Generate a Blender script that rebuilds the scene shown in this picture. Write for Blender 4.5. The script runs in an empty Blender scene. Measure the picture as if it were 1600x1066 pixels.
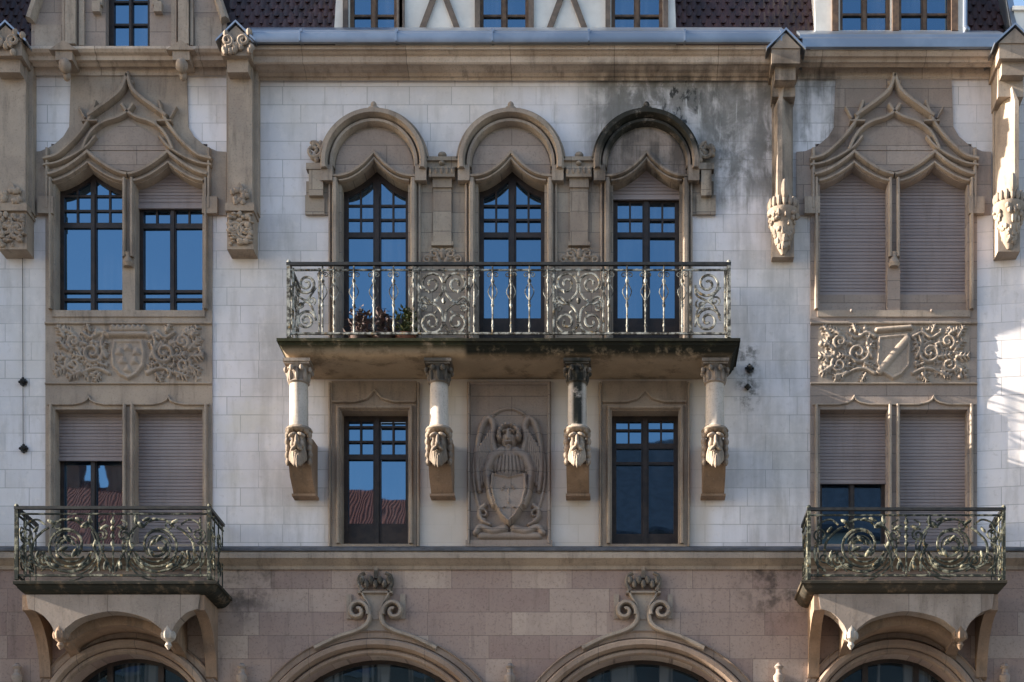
import bpy, bmesh, math, random
import numpy as np
from mathutils import Vector, Matrix
random.seed(7); rng = np.random.RandomState(7)
S = bpy.context.scene
COL = S.collection
R = math.radians

# ------------------------------------------------------------------ camera
CD = 25.0; CX = 1.7; CZ = 1.6
cam = bpy.data.cameras.new('camera'); cam.sensor_width = 36; cam.lens = 36*CD/16.0
cam.shift_x = (0 - CX)/16.0
cam.shift_y = (1600-533)/1600.0
cam.clip_end = 1000
co = bpy.data.objects.new('camera', cam); COL.objects.link(co)
co.location = (CX, -CD, CZ); co.rotation_euler = (R(90), 0, 0)
S.camera = co
S.render.resolution_x = 1024; S.render.resolution_y = 682

# ------------------------------------------------------------------ light
SUN_EL, SUN_AZ = R(20), R(3.5)          # from the left, just in front of the facade plane
w = bpy.data.worlds.new('World'); S.world = w; w.use_nodes = True
nt = w.node_tree
bg = nt.nodes['Background']; sky = nt.nodes.new('ShaderNodeTexSky')
sky.sky_type = 'NISHITA'; sky.sun_disc = False
sky.sun_elevation = SUN_EL; sky.sun_rotation = R(270) - SUN_AZ
sky.air_density = 1.0; sky.dust_density = 1.0; sky.ozone_density = 0.8
nt.links.new(sky.outputs[0], bg.inputs[0]); bg.inputs[1].default_value = 0.095
sl = bpy.data.lights.new('sun', 'SUN'); sl.energy = 5.0; sl.angle = R(0.5); sl.color = (1, .91, .78)
so = bpy.data.objects.new('sun', sl); COL.objects.link(so)
sd = Vector((-math.cos(SUN_EL)*math.cos(SUN_AZ), -math.cos(SUN_EL)*math.sin(SUN_AZ), math.sin(SUN_EL)))
so.rotation_euler = sd.to_track_quat('Z', 'Y').to_euler()
S.view_settings.view_transform = 'Standard'; S.view_settings.look = 'None'
S.view_settings.exposure = 2.0; S.view_settings.gamma = 1.0
S.cycles.max_bounces = 6; S.cycles.diffuse_bounces = 4; S.cycles.glossy_bounces = 3

# ------------------------------------------------------------------ measures: 100 photo px = 1 m on the wall plane Y=0, forward depth d = -Y
def W(px, py, d=None):
    """photo pixel -> (x, z) of the point standing d metres in front of the wall plane"""
    x = (px-800)/100.0; z = (1760-py)/100.0
    if d:
        k = (CD-d)/CD; x = CX+(x-CX)*k; z = CZ+(z-CZ)*k
    return x, z
def WL(pts, d=None): return [W(p[0], p[1], d) for p in pts]

# ------------------------------------------------------------------ mesh builder
class MB:
    def __init__(s): s.v = []; s.f = []
    def add(s, vs, fs):
        o = len(s.v); s.v.extend([tuple(map(float, p)) for p in vs]); s.f.extend([tuple(i+o for i in f) for f in fs]); return s
    def box(s, x0, x1, d0, d1, z0, z1):
        if x0 > x1: x0, x1 = x1, x0
        if z0 > z1: z0, z1 = z1, z0
        if d0 > d1: d0, d1 = d1, d0
        v = [(x, -d, z) for d in (d1, d0) for z in (z0, z1) for x in (x0, x1)]
        return s.add(v, [(0,1,3,2),(5,4,6,7),(4,0,2,6),(1,5,7,3),(2,3,7,6),(4,5,1,0)])
    def pbox(s, px0, px1, py0, py1, d0, d1, dd=None):
        x0, z1 = W(px0, py0, dd); x1, z0 = W(px1, py1, dd)
        return s.box(x0, x1, d0, d1, z0, z1)
    def plate(s, loops, d0, d1):
        """flat plate with holes: loops of (x,z); solid from depth d0 (back) to d1 (front)"""
        cu = bpy.data.curves.new('t', 'CURVE'); cu.dimensions = '2D'; cu.fill_mode = 'BOTH'
        for L in loops:
            sp = cu.splines.new('POLY'); sp.points.add(len(L)-1)
            for p, q in zip(sp.points, L): p.co = (q[0], q[1], 0, 1)
            sp.use_cyclic_u = True
        cu.extrude = abs(d1-d0)/2
        ob = bpy.data.objects.new('t', cu); me = bpy.data.meshes.new_from_object(ob)
        m = (d0+d1)/2
        s.add([(v.co.x, -(m+v.co.z), v.co.y) for v in me.vertices], [tuple(p.vertices) for p in me.polygons])
        bpy.data.objects.remove(ob); bpy.data.curves.remove(cu); bpy.data.meshes.remove(me)
        return s
    def loft(s, rings, closed_ring=True, caps=True, closed_path=False):
        n = len(rings[0]); vs = [p for r in rings for p in r]; fs = []
        m = len(rings)
        for i in range(m if closed_path else m-1):
            a = i*n; b = ((i+1) % m)*n
            for j in range(n if closed_ring else n-1):
                k = (j+1) % n
                fs.append((a+j, a+k, b+k, b+j))
        if caps and not closed_path and closed_ring:
            fs.append(tuple(range(n-1, -1, -1))); fs.append(tuple(range((m-1)*n, m*n)))
        return s.add(vs, fs)
    def sweep(s, path, prof, closed=False, d=0.0):
        """moulding: path of (x,z), profile of (n, depth): n to the left of travel"""
        P = [np.array(p, float) for p in path]; m = len(P); rings = []
        for i in range(m):
            a = P[i-1] if (i > 0 or closed) else None
            b = P[(i+1) % m] if (i < m-1 or closed) else None
            t1 = (P[i]-a) if a is not None else (b-P[i]); t2 = (b-P[i]) if b is not None else t1
            t1 = t1/(np.linalg.norm(t1)+1e-9); t2 = t2/(np.linalg.norm(t2)+1e-9)
            t = t1+t2; t /= (np.linalg.norm(t)+1e-9); nrm = np.array((-t[1], t[0]))
            c = max(.35, nrm @ np.array((-t1[1], t1[0])))
            rings.append([(P[i][0]+nrm[0]*q[0]/c, -(d+q[1]), P[i][1]+nrm[1]*q[0]/c) for q in prof])
        return s.loft(rings, True, True, closed)
    def tube(s, pts, r, n=6, r1=None, flat=1.0):
        P = [Vector(p) for p in pts]; m = len(P); rings = []
        up = None
        for i in range(m):
            t = (P[min(i+1, m-1)]-P[max(i-1, 0)])
            if t.length < 1e-9: t = Vector((0, 0, 1))
            t.normalize()
            if up is None:
                up = Vector((0, 1, 0)) if abs(t.y) < .9 else Vector((1, 0, 0))
            a = (up - t*up.dot(t)).normalized(); b = t.cross(a); up = a
            rr = r if r1 is None else r+(r1-r)*i/max(1, m-1)
            rings.append([tuple(P[i]+a*(math.cos(2*math.pi*j/n)*rr*flat)+b*(math.sin(2*math.pi*j/n)*rr)) for j in range(n)])
        return s.loft(rings)
    def lathe(s, x, d, prof, n=16, sx=1, sd=1):
        """prof: (radius, z) bottom to top"""
        rings = [[(x+r*sx*math.cos(2*math.pi*j/n), -d+r*sd*math.sin(2*math.pi*j/n), z) for j in range(n)] for r, z in prof]
        return s.loft(rings)
    def ball(s, c, r, n=10, m=7, rot=None):
        rx, ry, rz = (r, r, r) if not hasattr(r, '__len__') else r
        rings = []
        for i in range(m+1):
            th = math.pi*(i/m); th = min(max(th, .05), math.pi-.05)
            ring = []
            for j in range(n):
                v = Vector((rx*math.sin(th)*math.cos(2*math.pi*j/n), ry*math.sin(th)*math.sin(2*math.pi*j/n), -rz*math.cos(th)))
                if rot: v = rot @ v
                ring.append((c[0]+v.x, c[1]+v.y, c[2]+v.z))
            rings.append(ring)
        return s.loft(rings)
    def build(s, name, mat, parent=None, smooth=35, label=None, loc=None, recalc=True):
        me = bpy.data.meshes.new(name); me.from_pydata(s.v, [], s.f); me.update()
        if recalc:
            bm = bmesh.new(); bm.from_mesh(me); bmesh.ops.recalc_face_normals(bm, faces=bm.faces); bm.to_mesh(me); bm.free()
        if smooth:
            me.polygons.foreach_set('use_smooth', [True]*len(me.polygons))
            me.set_sharp_from_angle(angle=R(smooth))
        me.materials.append(mat)
        o = bpy.data.objects.new(name, me); COL.objects.link(o)
        if parent: o.parent = parent
        if loc: o.location = loc
        if label: o['label'] = label
        return o

def tag(o, label=None, cat=None, group=None, kind=None):
    if label: o['label'] = label
    if cat: o['category'] = cat
    if group: o['group'] = group
    if kind: o['kind'] = kind
    return o
def empty(name, loc=(0, 0, 0), parent=None):
    o = bpy.data.objects.new(name, None); COL.objects.link(o); o.location = loc; o.empty_display_size = .3
    if parent: o.parent = parent
    return o

def spline(pts, n=8, closed=False):
    """Catmull-Rom through 2D/3D points"""
    P = [np.array(p, float) for p in pts]; m = len(P); out = []
    for i in range(m if closed else m-1):
        p0 = P[i-1] if (i > 0 or closed) else 2*P[0]-P[1]
        p1 = P[i]; p2 = P[(i+1) % m]
        p3 = P[(i+2) % m] if (i < m-2 or closed) else 2*P[-1]-P[-2]
        for k in range(n):
            t = k/n
            out.append(tuple(.5*((2*p1)+(-p0+p2)*t+(2*p0-5*p1+4*p2-p3)*t*t+(-p0+3*p1-3*p2+p3)*t**3)))
    if not closed: out.append(tuple(P[-1]))
    return out
def arc(cx, cy, r, a0, a1, n=24, ry=None):
    ry = ry or r
    return [(cx+r*math.cos(R(a0+(a1-a0)*i/n)), cy-ry*math.sin(R(a0+(a1-a0)*i/n))) for i in range(n+1)]   # px space: y down
def spiral(cx, cy, r0, r1, a0, turns, n=20):
    m = max(8, int(abs(turns)*n))
    return [(cx+(r0+(r1-r0)*i/m)*math.cos(R(a0)+2*math.pi*turns*i/m), cy-(r0+(r1-r0)*i/m)*math.sin(R(a0)+2*math.pi*turns*i/m)) for i in range(m+1)]
def mir(pts, cx): return [(2*cx-p[0],)+tuple(p[1:]) for p in pts]

# ------------------------------------------------------------------ carved relief as height field (pixel units, height in metres)
class Relief:
    def __init__(s, x0, x1, y0, y1, step=1.2):
        s.xs = np.linspace(x0, x1, int((x1-x0)/step)+1); s.ys = np.linspace(y0, y1, int((y1-y0)/step)+1)
        s.X, s.Y = np.meshgrid(s.xs, s.ys); s.H = np.zeros_like(s.X)
    def put(s, h): s.H = np.maximum(s.H, h)
    def stroke(s, pts, r0, r1, h0, h1=None, base=0):
        h1 = h0 if h1 is None else h1; n = len(pts)-1
        for i in range(n):
            (ax, ay), (bx, by) = pts[i][:2], pts[i+1][:2]
            dx, dy = bx-ax, by-ay; L = dx*dx+dy*dy+1e-9
            t = np.clip(((s.X-ax)*dx+(s.Y-ay)*dy)/L, 0, 1)
            u = (i+t)/n; r = r0+(r1-r0)*u
            q = 1-((s.X-ax-t*dx)**2+(s.Y-ay-t*dy)**2)/(r*r)
            s.put(np.where(q > 0, base+(h0+(h1-h0)*u)*np.sqrt(np.clip(q, 0, 1)), 0))
    def blob(s, cx, cy, rx, ry, h, rot=0, base=0):
        c, k = math.cos(R(rot)), math.sin(R(rot))
        u = ((s.X-cx)*c+(s.Y-cy)*k)/rx; v = (-(s.X-cx)*k+(s.Y-cy)*c)/ry
        q = 1-u*u-v*v
        s.put(np.where(q > 0, base+h*np.sqrt(np.clip(q, 0, 1)), 0))
    def poly(s, pts, h, bev=2.0, carve=False, dome=0):
        inside = np.zeros(s.X.shape, bool); D = np.full(s.X.shape, 1e9)
        for i in range(len(pts)):
            ax, ay = pts[i]; bx, by = pts[(i+1) % len(pts)]
            c = ((ay > s.Y) != (by > s.Y))
            with np.errstate(divide='ignore', invalid='ignore'):
                xx = (bx-ax)*(s.Y-ay)/((by-ay) if by != ay else 1e-9)+ax
            inside ^= (c & (s.X < xx))
            dx, dy = bx-ax, by-ay; t = np.clip(((s.X-ax)*dx+(s.Y-ay)*dy)/(dx*dx+dy*dy+1e-9), 0, 1)
            D = np.minimum(D, np.hypot(s.X-ax-t*dx, s.Y-ay-t*dy))
        k = np.clip(D/bev, 0, 1); k = k*k*(3-2*k)
        v = np.where(inside, k*h + dome*np.clip(D/20, 0, 1), 0)
        if carve: s.H = np.where(inside, s.H - k*h, s.H)
        else: s.put(v)
    def cut(s, pts, r, h):
        for i in range(len(pts)-1):
            (ax, ay), (bx, by) = pts[i][:2], pts[i+1][:2]
            dx, dy = bx-ax, by-ay
            t = np.clip(((s.X-ax)*dx+(s.Y-ay)*dy)/(dx*dx+dy*dy+1e-9), 0, 1)
            q = 1-((s.X-ax-t*dx)**2+(s.Y-ay-t*dy)**2)/(r*r)
            s.H = np.where(q > 0, s.H-h*np.clip(q, 0, 1)*np.where(s.H > .004, 1, 0), s.H)
    def leaf(s, x, y, L, ang, h, w=.32, lobes=3):
        """acanthus leaf: a rib with lobes"""
        dx, dy = math.cos(R(ang)), -math.sin(R(ang)); nx, ny = -dy, dx
        s.stroke([(x, y), (x+dx*L*.5, y+dy*L*.5), (x+dx*L, y+dy*L)], L*.16, L*.07, h, h*.7)
        for i in range(lobes):
            t = .15+.6*i/max(1, lobes-1); l = L*w*(1.15-.5*t)
            for sg in (-1, 1):
                bx, by = x+dx*L*t, y+dy*L*t
                s.stroke([(bx, by), (bx+dx*l*.8+nx*sg*l, by+dy*l*.8+ny*sg*l)], L*.11, L*.06, h*.85, h*.6)
    def geo(s, mb, d, rough=0.0):
        H = np.clip(s.H, -.2, 1)
        if rough: H = H + rng.rand(*H.shape)*rough*(H > .004)
        ny, nx = H.shape; vs = []
        for j in range(ny):
            for i in range(nx):
                x, z = W(s.xs[i], s.ys[j]); vs.append((x, -(d+H[j, i]), z))
        fs = [(j*nx+i, (j+1)*nx+i, (j+1)*nx+i+1, j*nx+i+1) for j in range(ny-1) for i in range(nx-1)]
        mb.add(vs, fs); return mb

# ------------------------------------------------------------------ materials
class G:
    def __init__(s, name):
        s.m = bpy.data.materials.new(name); s.m.use_nodes = True; s.t = s.m.node_tree
        s.b = s.t.nodes['Principled BSDF']; s.out = s.t.nodes['Material Output']
        s.geo = s.n('ShaderNodeNewGeometry').outputs['Position']
        sp = s.n('ShaderNodeSeparateXYZ'); s.l(s.geo, sp.inputs[0]); s.x, s.y, s.z = sp.outputs
    def n(s, t): return s.t.nodes.new(t)
    def l(s, a, b): s.t.links.new(a, b)
    def set(s, inp, v):
        if hasattr(v, 'is_output'): s.l(v, inp)
        elif isinstance(v, tuple) and len(v) == 3 and inp.type == 'RGBA': inp.default_value = v+(1,)
        else: inp.default_value = v
    def math(s, op, a, b=None, c=None, clamp=False):
        n = s.n('ShaderNodeMath'); n.operation = op; n.use_clamp = clamp
        for i, v in enumerate((a, b, c)):
            if v is not None: s.set(n.inputs[i], v)
        return n.outputs[0]
    def mix(s, f, a, b, mode='MIX'):
        n = s.n('ShaderNodeMix'); n.data_type = 'RGBA'; n.blend_type = mode
        s.set(n.inputs[0], f); s.set(n.inputs[6], a); s.set(n.inputs[7], b); return n.outputs[2]
    def step(s, v, lo, hi, a=0., b=1.):
        n = s.n('ShaderNodeMapRange'); n.interpolation_type = 'SMOOTHSTEP'
        s.set(n.inputs[0], v)
        for i, q in enumerate((lo, hi, a, b)): s.set(n.inputs[i+1], q)
        return n.outputs[0]
    def vec(s, x, y, z):
        n = s.n('ShaderNodeCombineXYZ')
        for i, v in enumerate((x, y, z)): s.set(n.inputs[i], v)
        return n.outputs[0]
    def scale(s, kx, ky, kz):
        n = s.n('ShaderNodeVectorMath'); n.operation = 'MULTIPLY'; s.l(s.geo, n.inputs[0]); n.inputs[1].default_value = (kx, ky, kz)
        return n.outputs[0]
    def noise(s, scale=1, detail=4, rough=.55, vec=None, dist=0):
        n = s.n('ShaderNodeTexNoise'); s.l(vec or s.geo, n.inputs['Vector'])
        n.inputs['Scale'].default_value = scale; n.inputs['Detail'].default_value = detail
        n.inputs['Roughness'].default_value = rough; n.inputs['Distortion'].default_value = dist
        return n.outputs[0]
    def brick(s, w, h, mortar, smooth=.1, vec=None, off=.5, sq=1.0):
        n = s.n('ShaderNodeTexBrick'); s.l(vec or s.vec(s.x, s.z, 0.), n.inputs['Vector'])
        n.offset = off; n.squash = sq; n.squash_frequency = 3; n.offset_frequency = 2
        n.inputs['Color1'].default_value = (0, 0, 0, 1); n.inputs['Color2'].default_value = (1, 1, 1, 1); n.inputs['Mortar'].default_value = (.5, .5, .5, 1)
        n.inputs['Scale'].default_value = 1; n.inputs['Mortar Size'].default_value = mortar; n.inputs['Mortar Smooth'].default_value = smooth
        n.inputs['Brick Width'].default_value = w; n.inputs['Row Height'].default_value = h
        return n.outputs[0], n.outputs[1]
    def region(s, px0, px1, py0, py1, soft=.3):
        x0, z1 = W(px0, py0); x1, z0 = W(px1, py1)
        a = s.math('MULTIPLY', s.step(s.x, x0-soft, x0+soft), s.step(s.x, x1-soft, x1+soft, 1., 0.))
        b = s.math('MULTIPLY', s.step(s.z, z0-soft, z0+soft), s.step(s.z, z1-soft*.5, z1+soft*.5, 1., 0.))
        return s.math('MULTIPLY', a, b)
    def fin(s, color, rough=.85, bump=None, strength=.3, dist=.01, spec=.3, metal=0):
        s.set(s.b.inputs['Base Color'], color); s.set(s.b.inputs['Roughness'], rough)
        s.b.inputs['Specular IOR Level'].default_value = spec; s.b.inputs['Metallic'].default_value = metal
        if bump is not None:
            n = s.n('ShaderNodeBump'); n.inputs['Strength'].default_value = strength; n.inputs['Distance'].default_value = dist
            s.l(bump, n.inputs['Height']); s.l(n.outputs[0], s.b.inputs['Normal'])
        return s.m

STAINS = [(915, 1240, 118, 330, .25, .95), (1238, 1312, 112, 225, .12, .9), (940, 1130, 560, 600, .1, .4),
          (1140, 1262, 330, 860, .3, .26), (396, 470, 340, 860, .3, .25)]
def stain_mask(g):
    tot = None
    streak = g.noise(1.0, 5, .62, g.scale(5.5, 2, .55)); blot = g.noise(2.4, 6, .65, None, .6)
    th = g.step(g.math('ADD', g.math('MULTIPLY', streak, .6), g.math('MULTIPLY', blot, .4)), .40, .60)
    for x0, x1, y0, y1, sf, k in STAINS:
        r = g.math('MULTIPLY', g.region(x0, x1, y0, y1, sf), k)
        tot = r if tot is None else g.math('MAXIMUM', tot, r)
    return g.math('MULTIPLY', tot, th), th

def m_white_wall():
    g = G('white_glazed_block')
    rnd, mort = g.brick(.66, .285, .006, .15, None, .43, 1.35)
    rnd2, _ = g.brick(1.19, .285, .0, .1, g.vec(g.math('ADD', g.x, .31), g.z, 0.), .37)
    c = g.mix(rnd, (.76, .715, .725), (.61, .575, .58))
    c = g.mix(g.math('MULTIPLY', rnd2, .5), c, (.70, .665, .68))
    c = g.mix(g.step(g.noise(.5, 5), .40, .66, 0., .65), c, (.56, .505, .45))
    c = g.mix(g.step(g.noise(1., 6, .65, g.scale(4, 4, .7)), .48, .70, 0., .5), c, (.42, .38, .345))
    c = g.mix(g.step(g.noise(6, 5, .7), .48, .72, 0., .4), c, (.80, .73, .69))
    c = g.mix(g.step(g.noise(11, 4, .7), .55, .75, 0., .35), c, (.36, .32, .29))
    yel = g.math('MULTIPLY', g.region(335, 430, 610, 760, .5), g.step(g.noise(1.3, 4), .42, .62, 0., .5))
    c = g.mix(yel, c, (.58, .53, .42))
    c = g.mix(g.math('MULTIPLY', mort, g.step(g.noise(.9, 3), .35, .6, .25, .7)), c, (.27, .255, .245))
    bounce_tint = g.math('MULTIPLY', g.region(505, 1110, 585, 870, .12), g.step(g.noise(1.1, 5), .25, .6, .45, .8))  # warm bounce light below the slab, painted into the block colour
    c = g.mix(bounce_tint, c, (.50, .42, .345))
    gr = g.math('MULTIPLY', g.region(930, 1235, 100, 300, .3), g.step(g.noise(1.9, 6, .68, g.scale(1.2, 1, .75), .4), .38, .58, .22, 1.))
    c = g.mix(gr, c, (.15, .14, .126))
    wh = g.math('MULTIPLY', g.region(935, 1240, 125, 420, .2), g.step(g.noise(1., 5, .6, g.scale(9, 1, .8)), .60, .68))
    c = g.mix(wh, c, (.62, .60, .58))
    st, th = stain_mask(g)
    c = g.mix(st, c, g.mix(g.noise(7, 5, .7), (.10, .088, .075), (.30, .285, .265)))
    blk = g.math('MULTIPLY', g.region(1030, 1095, 120, 300, .15), g.step(g.noise(4, 6, .7, g.scale(1.3, 1, .6)), .52, .60))
    c = g.mix(blk, c, (.035, .033, .03))
    dr = g.math('MULTIPLY', g.region(1150, 1185, 540, 640, .1), g.step(g.noise(6, 5, .7), .45, .62, 0., .85))
    c = g.mix(dr, c, (.12, .115, .11))
    h = g.math('SUBTRACT', g.math('MULTIPLY', g.noise(14, 4), .35), mort)
    return g.fin(c, g.step(g.noise(3, 3), .3, .7, .42, .62), h, .35, .008, .4)

def m_stone(name, c1, c2, cold=(.20, .175, .15), jw=None, jh=.30, dark=None, streak=.5, rough=.88):
    g = G(name)
    c = g.mix(g.step(g.noise(1.7, 6, .6), .35, .65), c1, c2)
    c = g.mix(g.step(g.noise(.8, 4), .45, .68, 0., .55), c, cold)
    c = g.mix(g.step(g.noise(1., 6, .68, g.scale(7, 3, .9)), .50, .72, 0., streak), c, (.11, .088, .07))
    c = g.mix(g.step(g.noise(34, 3, .7), .5, .75, 0., .4), c, (.10, .08, .065))
    c = g.mix(g.step(g.noise(23, 3, .7), .58, .75, 0., .3), c, (.42, .35, .28))
    h = g.math('ADD', g.math('MULTIPLY', g.noise(28, 5, .7), .5), g.math('MULTIPLY', g.noise(6, 3), .5))
    if jw:
        rnd, mort = g.brick(jw, jh, .006, .2)
        c = g.mix(g.math('MULTIPLY', rnd, .45), c, (.20, .145, .115))
        c = g.mix(g.math('MULTIPLY', mort, .6), c, (.09, .075, .065))
        h = g.math('SUBTRACT', h, mort)
    st, th = stain_mask(g)
    c = g.mix(g.math('MULTIPLY', st, .8), c, (.055, .045, .038))
    if dark:
        for (x0, x1, y0, y1, sf, k) in dark:
            d = g.math('MULTIPLY', g.region(x0, x1, y0, y1, sf), g.step(g.noise(5, 5, .7), .28, .5, 0., k))
            c = g.mix(d, c, (.022, .022, .018))
    return g.fin(c, rough, h, .45, .012, .2)

def m_ashlar():
    g = G('pink_sandstone_ashlar')
    rnd, mort = g.brick(.94, .365, .006, .2, None, .38, 1.4)
    rnd2, _ = g.brick(.63, .365, .0, .1, g.vec(g.math('ADD', g.x, 2.3), g.z, 0.), .41)
    c = g.mix(rnd, (0.300, 0.209, 0.179), (0.522, 0.411, 0.332))
    c = g.mix(g.math('MULTIPLY', rnd2, .55), c, (.23, .165, .15))
    c = g.mix(g.step(g.noise(1.4, 6, .6), .38, .66, 0., .55), c, (.34, .255, .215))
    c = g.mix(g.step(g.noise(30, 3, .7), .5, .75, 0., .45), c, (.09, .065, .055))
    c = g.mix(g.step(g.noise(1., 6, .66, g.scale(6, 3, .8)), .52, .75, 0., .45), c, (.10, .08, .07))
    c = g.mix(g.math('MULTIPLY', mort, .5), c, (.10, .075, .065))
    for px in (350, 1235):
        d = g.math('MULTIPLY', g.region(px-70, px+70, 850, 960, .35), g.step(g.noise(3, 5, .65), .42, .62, 0., .75))
        c = g.mix(d, c, (.04, .034, .03))
    h = g.math('SUBTRACT', g.noise(26, 5, .7), g.math('MULTIPLY', mort, 1.2))
    return g.fin(c, .9, h, .4, .01, .2)

def m_plain(name, c1, c2, scale=6, rough=.6, bump=.15, spec=.4, metal=0, detail=4):
    g = G(name); n = g.noise(scale, detail, .6)
    return g.fin(g.mix(g.step(n, .35, .65), c1, c2), rough, g.noise(scale*5, 4), bump, .005, spec, metal)

def m_glass(name, tint=(.010, .014, .022), f=.25, curtain=False):
    g = G(name)
    d = g.n('ShaderNodeBsdfDiffuse'); d.inputs[0].default_value = tint+(1,)
    if curtain:
        if curtain is True: st = g.step(g.noise(1., 3, .6, g.scale(2.6, .01, .12)), .50, .56)
        else: st = g.math('MULTIPLY', g.step(g.noise(1., 4, .6, g.scale(13, .01, .3)), .35, .65, .15, 1.), g.step(g.noise(1., 2, .5, g.scale(.9, .01, .45)), .46, .58, 0., curtain))
        g.l(g.mix(st, tint, (.10, .105, .11)), d.inputs[0])
    gl = g.n('ShaderNodeBsdfGlossy'); gl.inputs['Roughness'].default_value = .015; gl.inputs[0].default_value = (.36, .65, .95, 1)
    bp = g.n('ShaderNodeBump'); bp.inputs['Strength'].default_value = .055; bp.inputs['Distance'].default_value = .02
    g.l(g.noise(1.5, 2), bp.inputs['Height']); g.l(bp.outputs[0], gl.inputs['Normal'])
    lw = g.n('ShaderNodeLayerWeight'); lw.inputs[0].default_value = .3
    mx = g.n('ShaderNodeMixShader'); g.l(g.math('ADD', g.math('MULTIPLY', lw.outputs['Fresnel'], .5), f, clamp=True), mx.inputs[0])
    g.l(d.outputs[0], mx.inputs[1]); g.l(gl.outputs[0], mx.inputs[2]); g.l(mx.outputs[0], g.out.inputs[0])
    return g.m

def m_iron(name, base, pale, amt=.5, gold=0.3):
    g = G(name)
    c = g.mix(g.step(g.noise(9, 5, .7), .5-.2*(amt-.5), .62, 0., 1.), base, pale)
    c = g.mix(g.step(g.noise(13, 4, .7), .58, .68, 0., gold), c, (.30, .19, .07))
    return g.fin(c, .72, g.noise(60, 3), .3, .004, .25)

def m_moss_slab():
    g = G('mossy_slab_stone')
    c = g.mix(g.noise(3, 5), (.34, .25, .17), (.42, .32, .22))
    c = g.mix(g.step(g.noise(1., 6, .7, g.scale(3, 3, 5)), .48, .68, 0., .6), c, (.085, .058, .036))
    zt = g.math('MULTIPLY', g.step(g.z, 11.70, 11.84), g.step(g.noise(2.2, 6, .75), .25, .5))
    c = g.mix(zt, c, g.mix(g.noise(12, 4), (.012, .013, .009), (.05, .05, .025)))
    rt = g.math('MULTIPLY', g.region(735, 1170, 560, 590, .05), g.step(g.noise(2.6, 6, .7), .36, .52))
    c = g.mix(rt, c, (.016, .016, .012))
    return g.fin(c, .95, g.noise(18, 6, .7), .6, .02, .15)

M = {}
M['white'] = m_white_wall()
SAND = ((0.397, 0.317, 0.249), (0.288, 0.231, 0.188))
M['stone'] = m_stone('brown_sandstone', SAND[0], SAND[1], (0.268, 0.231, 0.197),
                     dark=[(925, 1110, 165, 245, .12, .95), (555, 620, 893, 926, .06, .8), (975, 1040, 893, 926, .06, .6)])
M['stone_joint'] = m_stone('brown_sandstone_blocks', (0.397, 0.327, 0.255), (0.308, 0.251, 0.203), (0.277, 0.251, 0.213), .62, .31,
                     dark=[(660, 735, 225, 300, .2, .35)])
M['stone_pink'] = m_stone('mauve_sandstone', (0.381, 0.305, 0.260), (0.297, 0.241, 0.208), (0.277, 0.241, 0.213), 1.3, .30, streak=.3)
M['stone_warm'] = m_stone('ochre_sandstone', (0.367, 0.287, 0.220), (0.267, 0.206, 0.161), (0.239, 0.201, 0.171), streak=.55)
M['stone_pale'] = m_stone('pale_sandstone', (.40, .325, .265), (.27, .215, .175), (.24, .20, .17), streak=.75,
                     dark=[(897, 912, 580, 692, .03, 1.0), (880, 930, 585, 628, .05, .9), (660, 715, 588, 628, .06, .75), (1095, 1142, 585, 614, .06, .5)])
M['stone_shaft'] = m_stone('pale_shaft_limestone', (.56, .48, .41), (.44, .375, .32), (.38, .335, .29), streak=.4,
                     dark=[(897, 912, 580, 692, .03, 1.0), (880, 930, 585, 628, .05, .9), (660, 715, 588, 628, .06, .75), (1095, 1142, 585, 614, .06, .5)])
M['stone_brown'] = m_stone('brown_ochre_sandstone', (.33, .22, .15), (.22, .145, .095), (.19, .135, .105), streak=.6)
M['stone_arch'] = m_stone('arch_sandstone', (.36, .265, .20), (.255, .18, .135), (.23, .175, .145), .9, 9, streak=.5)
M['stone_cornice'] = m_stone('cornice_sandstone', (.60, .49, .40), (.47, .37, .29), (.42, .345, .285), 1.6, 9, streak=.55)
M['stone_mask'] = m_stone('weathered_mask_sandstone', (.36, .285, .225), (.20, .155, .12), (.13, .105, .085), streak=.8)
M['ashlar'] = m_ashlar()
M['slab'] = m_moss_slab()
def m_shutter():
    g = G('mauve_grey_shutter_slats')
    c = g.mix(g.step(g.noise(1., 2, .5, g.scale(.15, .1, 21)), .36, .64), (0.291, 0.241, 0.233), (0.231, 0.190, 0.186))
    c = g.mix(g.step(g.noise(1., 5, .65, g.scale(5, 1, .7)), .48, .72, 0., .45), c, (.17, .135, .125))
    c = g.mix(g.step(g.noise(.8, 3), .45, .65, 0., .35), c, (.36, .30, .285))
    return g.fin(c, .6, g.noise(30, 3), .1, .004, .3)
M['shutter'] = m_shutter()
M['dark_wood'] = m_plain('dark_brown_window_wood', (.020, .014, .012), (.04, .026, .02), 8, .5, .2)
M['brown_wood'] = m_plain('brown_timber', (.14, .085, .05), (.075, .045, .03), 9, .6, .3)
M['grey_wood'] = m_plain('weathered_grey_timber', (.10, .078, .065), (.06, .048, .042), 9, .7, .3)
M['glass'] = m_glass('window_glass', (.010, .014, .022), .25, .6)
M['glass_dark'] = m_glass('shop_glass', (.012, .013, .013), .05, True)
M['zinc'] = m_plain('weathered_zinc', (.29, .32, .37), (.21, .24, .29), 1.1, .36, .25, .5, .75)
M['lead'] = m_plain('dark_lead', (.10, .10, .11), (.06, .06, .065), 5, .6, .3, .4)
M['render'] = m_plain('white_lime_render', (.70, .68, .64), (.58, .56, .53), 2, .85, .2)
M['iron'] = m_iron('pale_grey_painted_iron', (.04, .036, .03), (.40, .39, .345), .95, .75)
M['iron_dark'] = m_iron('dark_green_wrought_iron', (.022, .026, .021), (.27, .255, .185), .6, .65)
M['iron_black'] = m_plain('black_iron', (.012, .012, .012), (.03, .028, .025), 12, .5)
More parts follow.
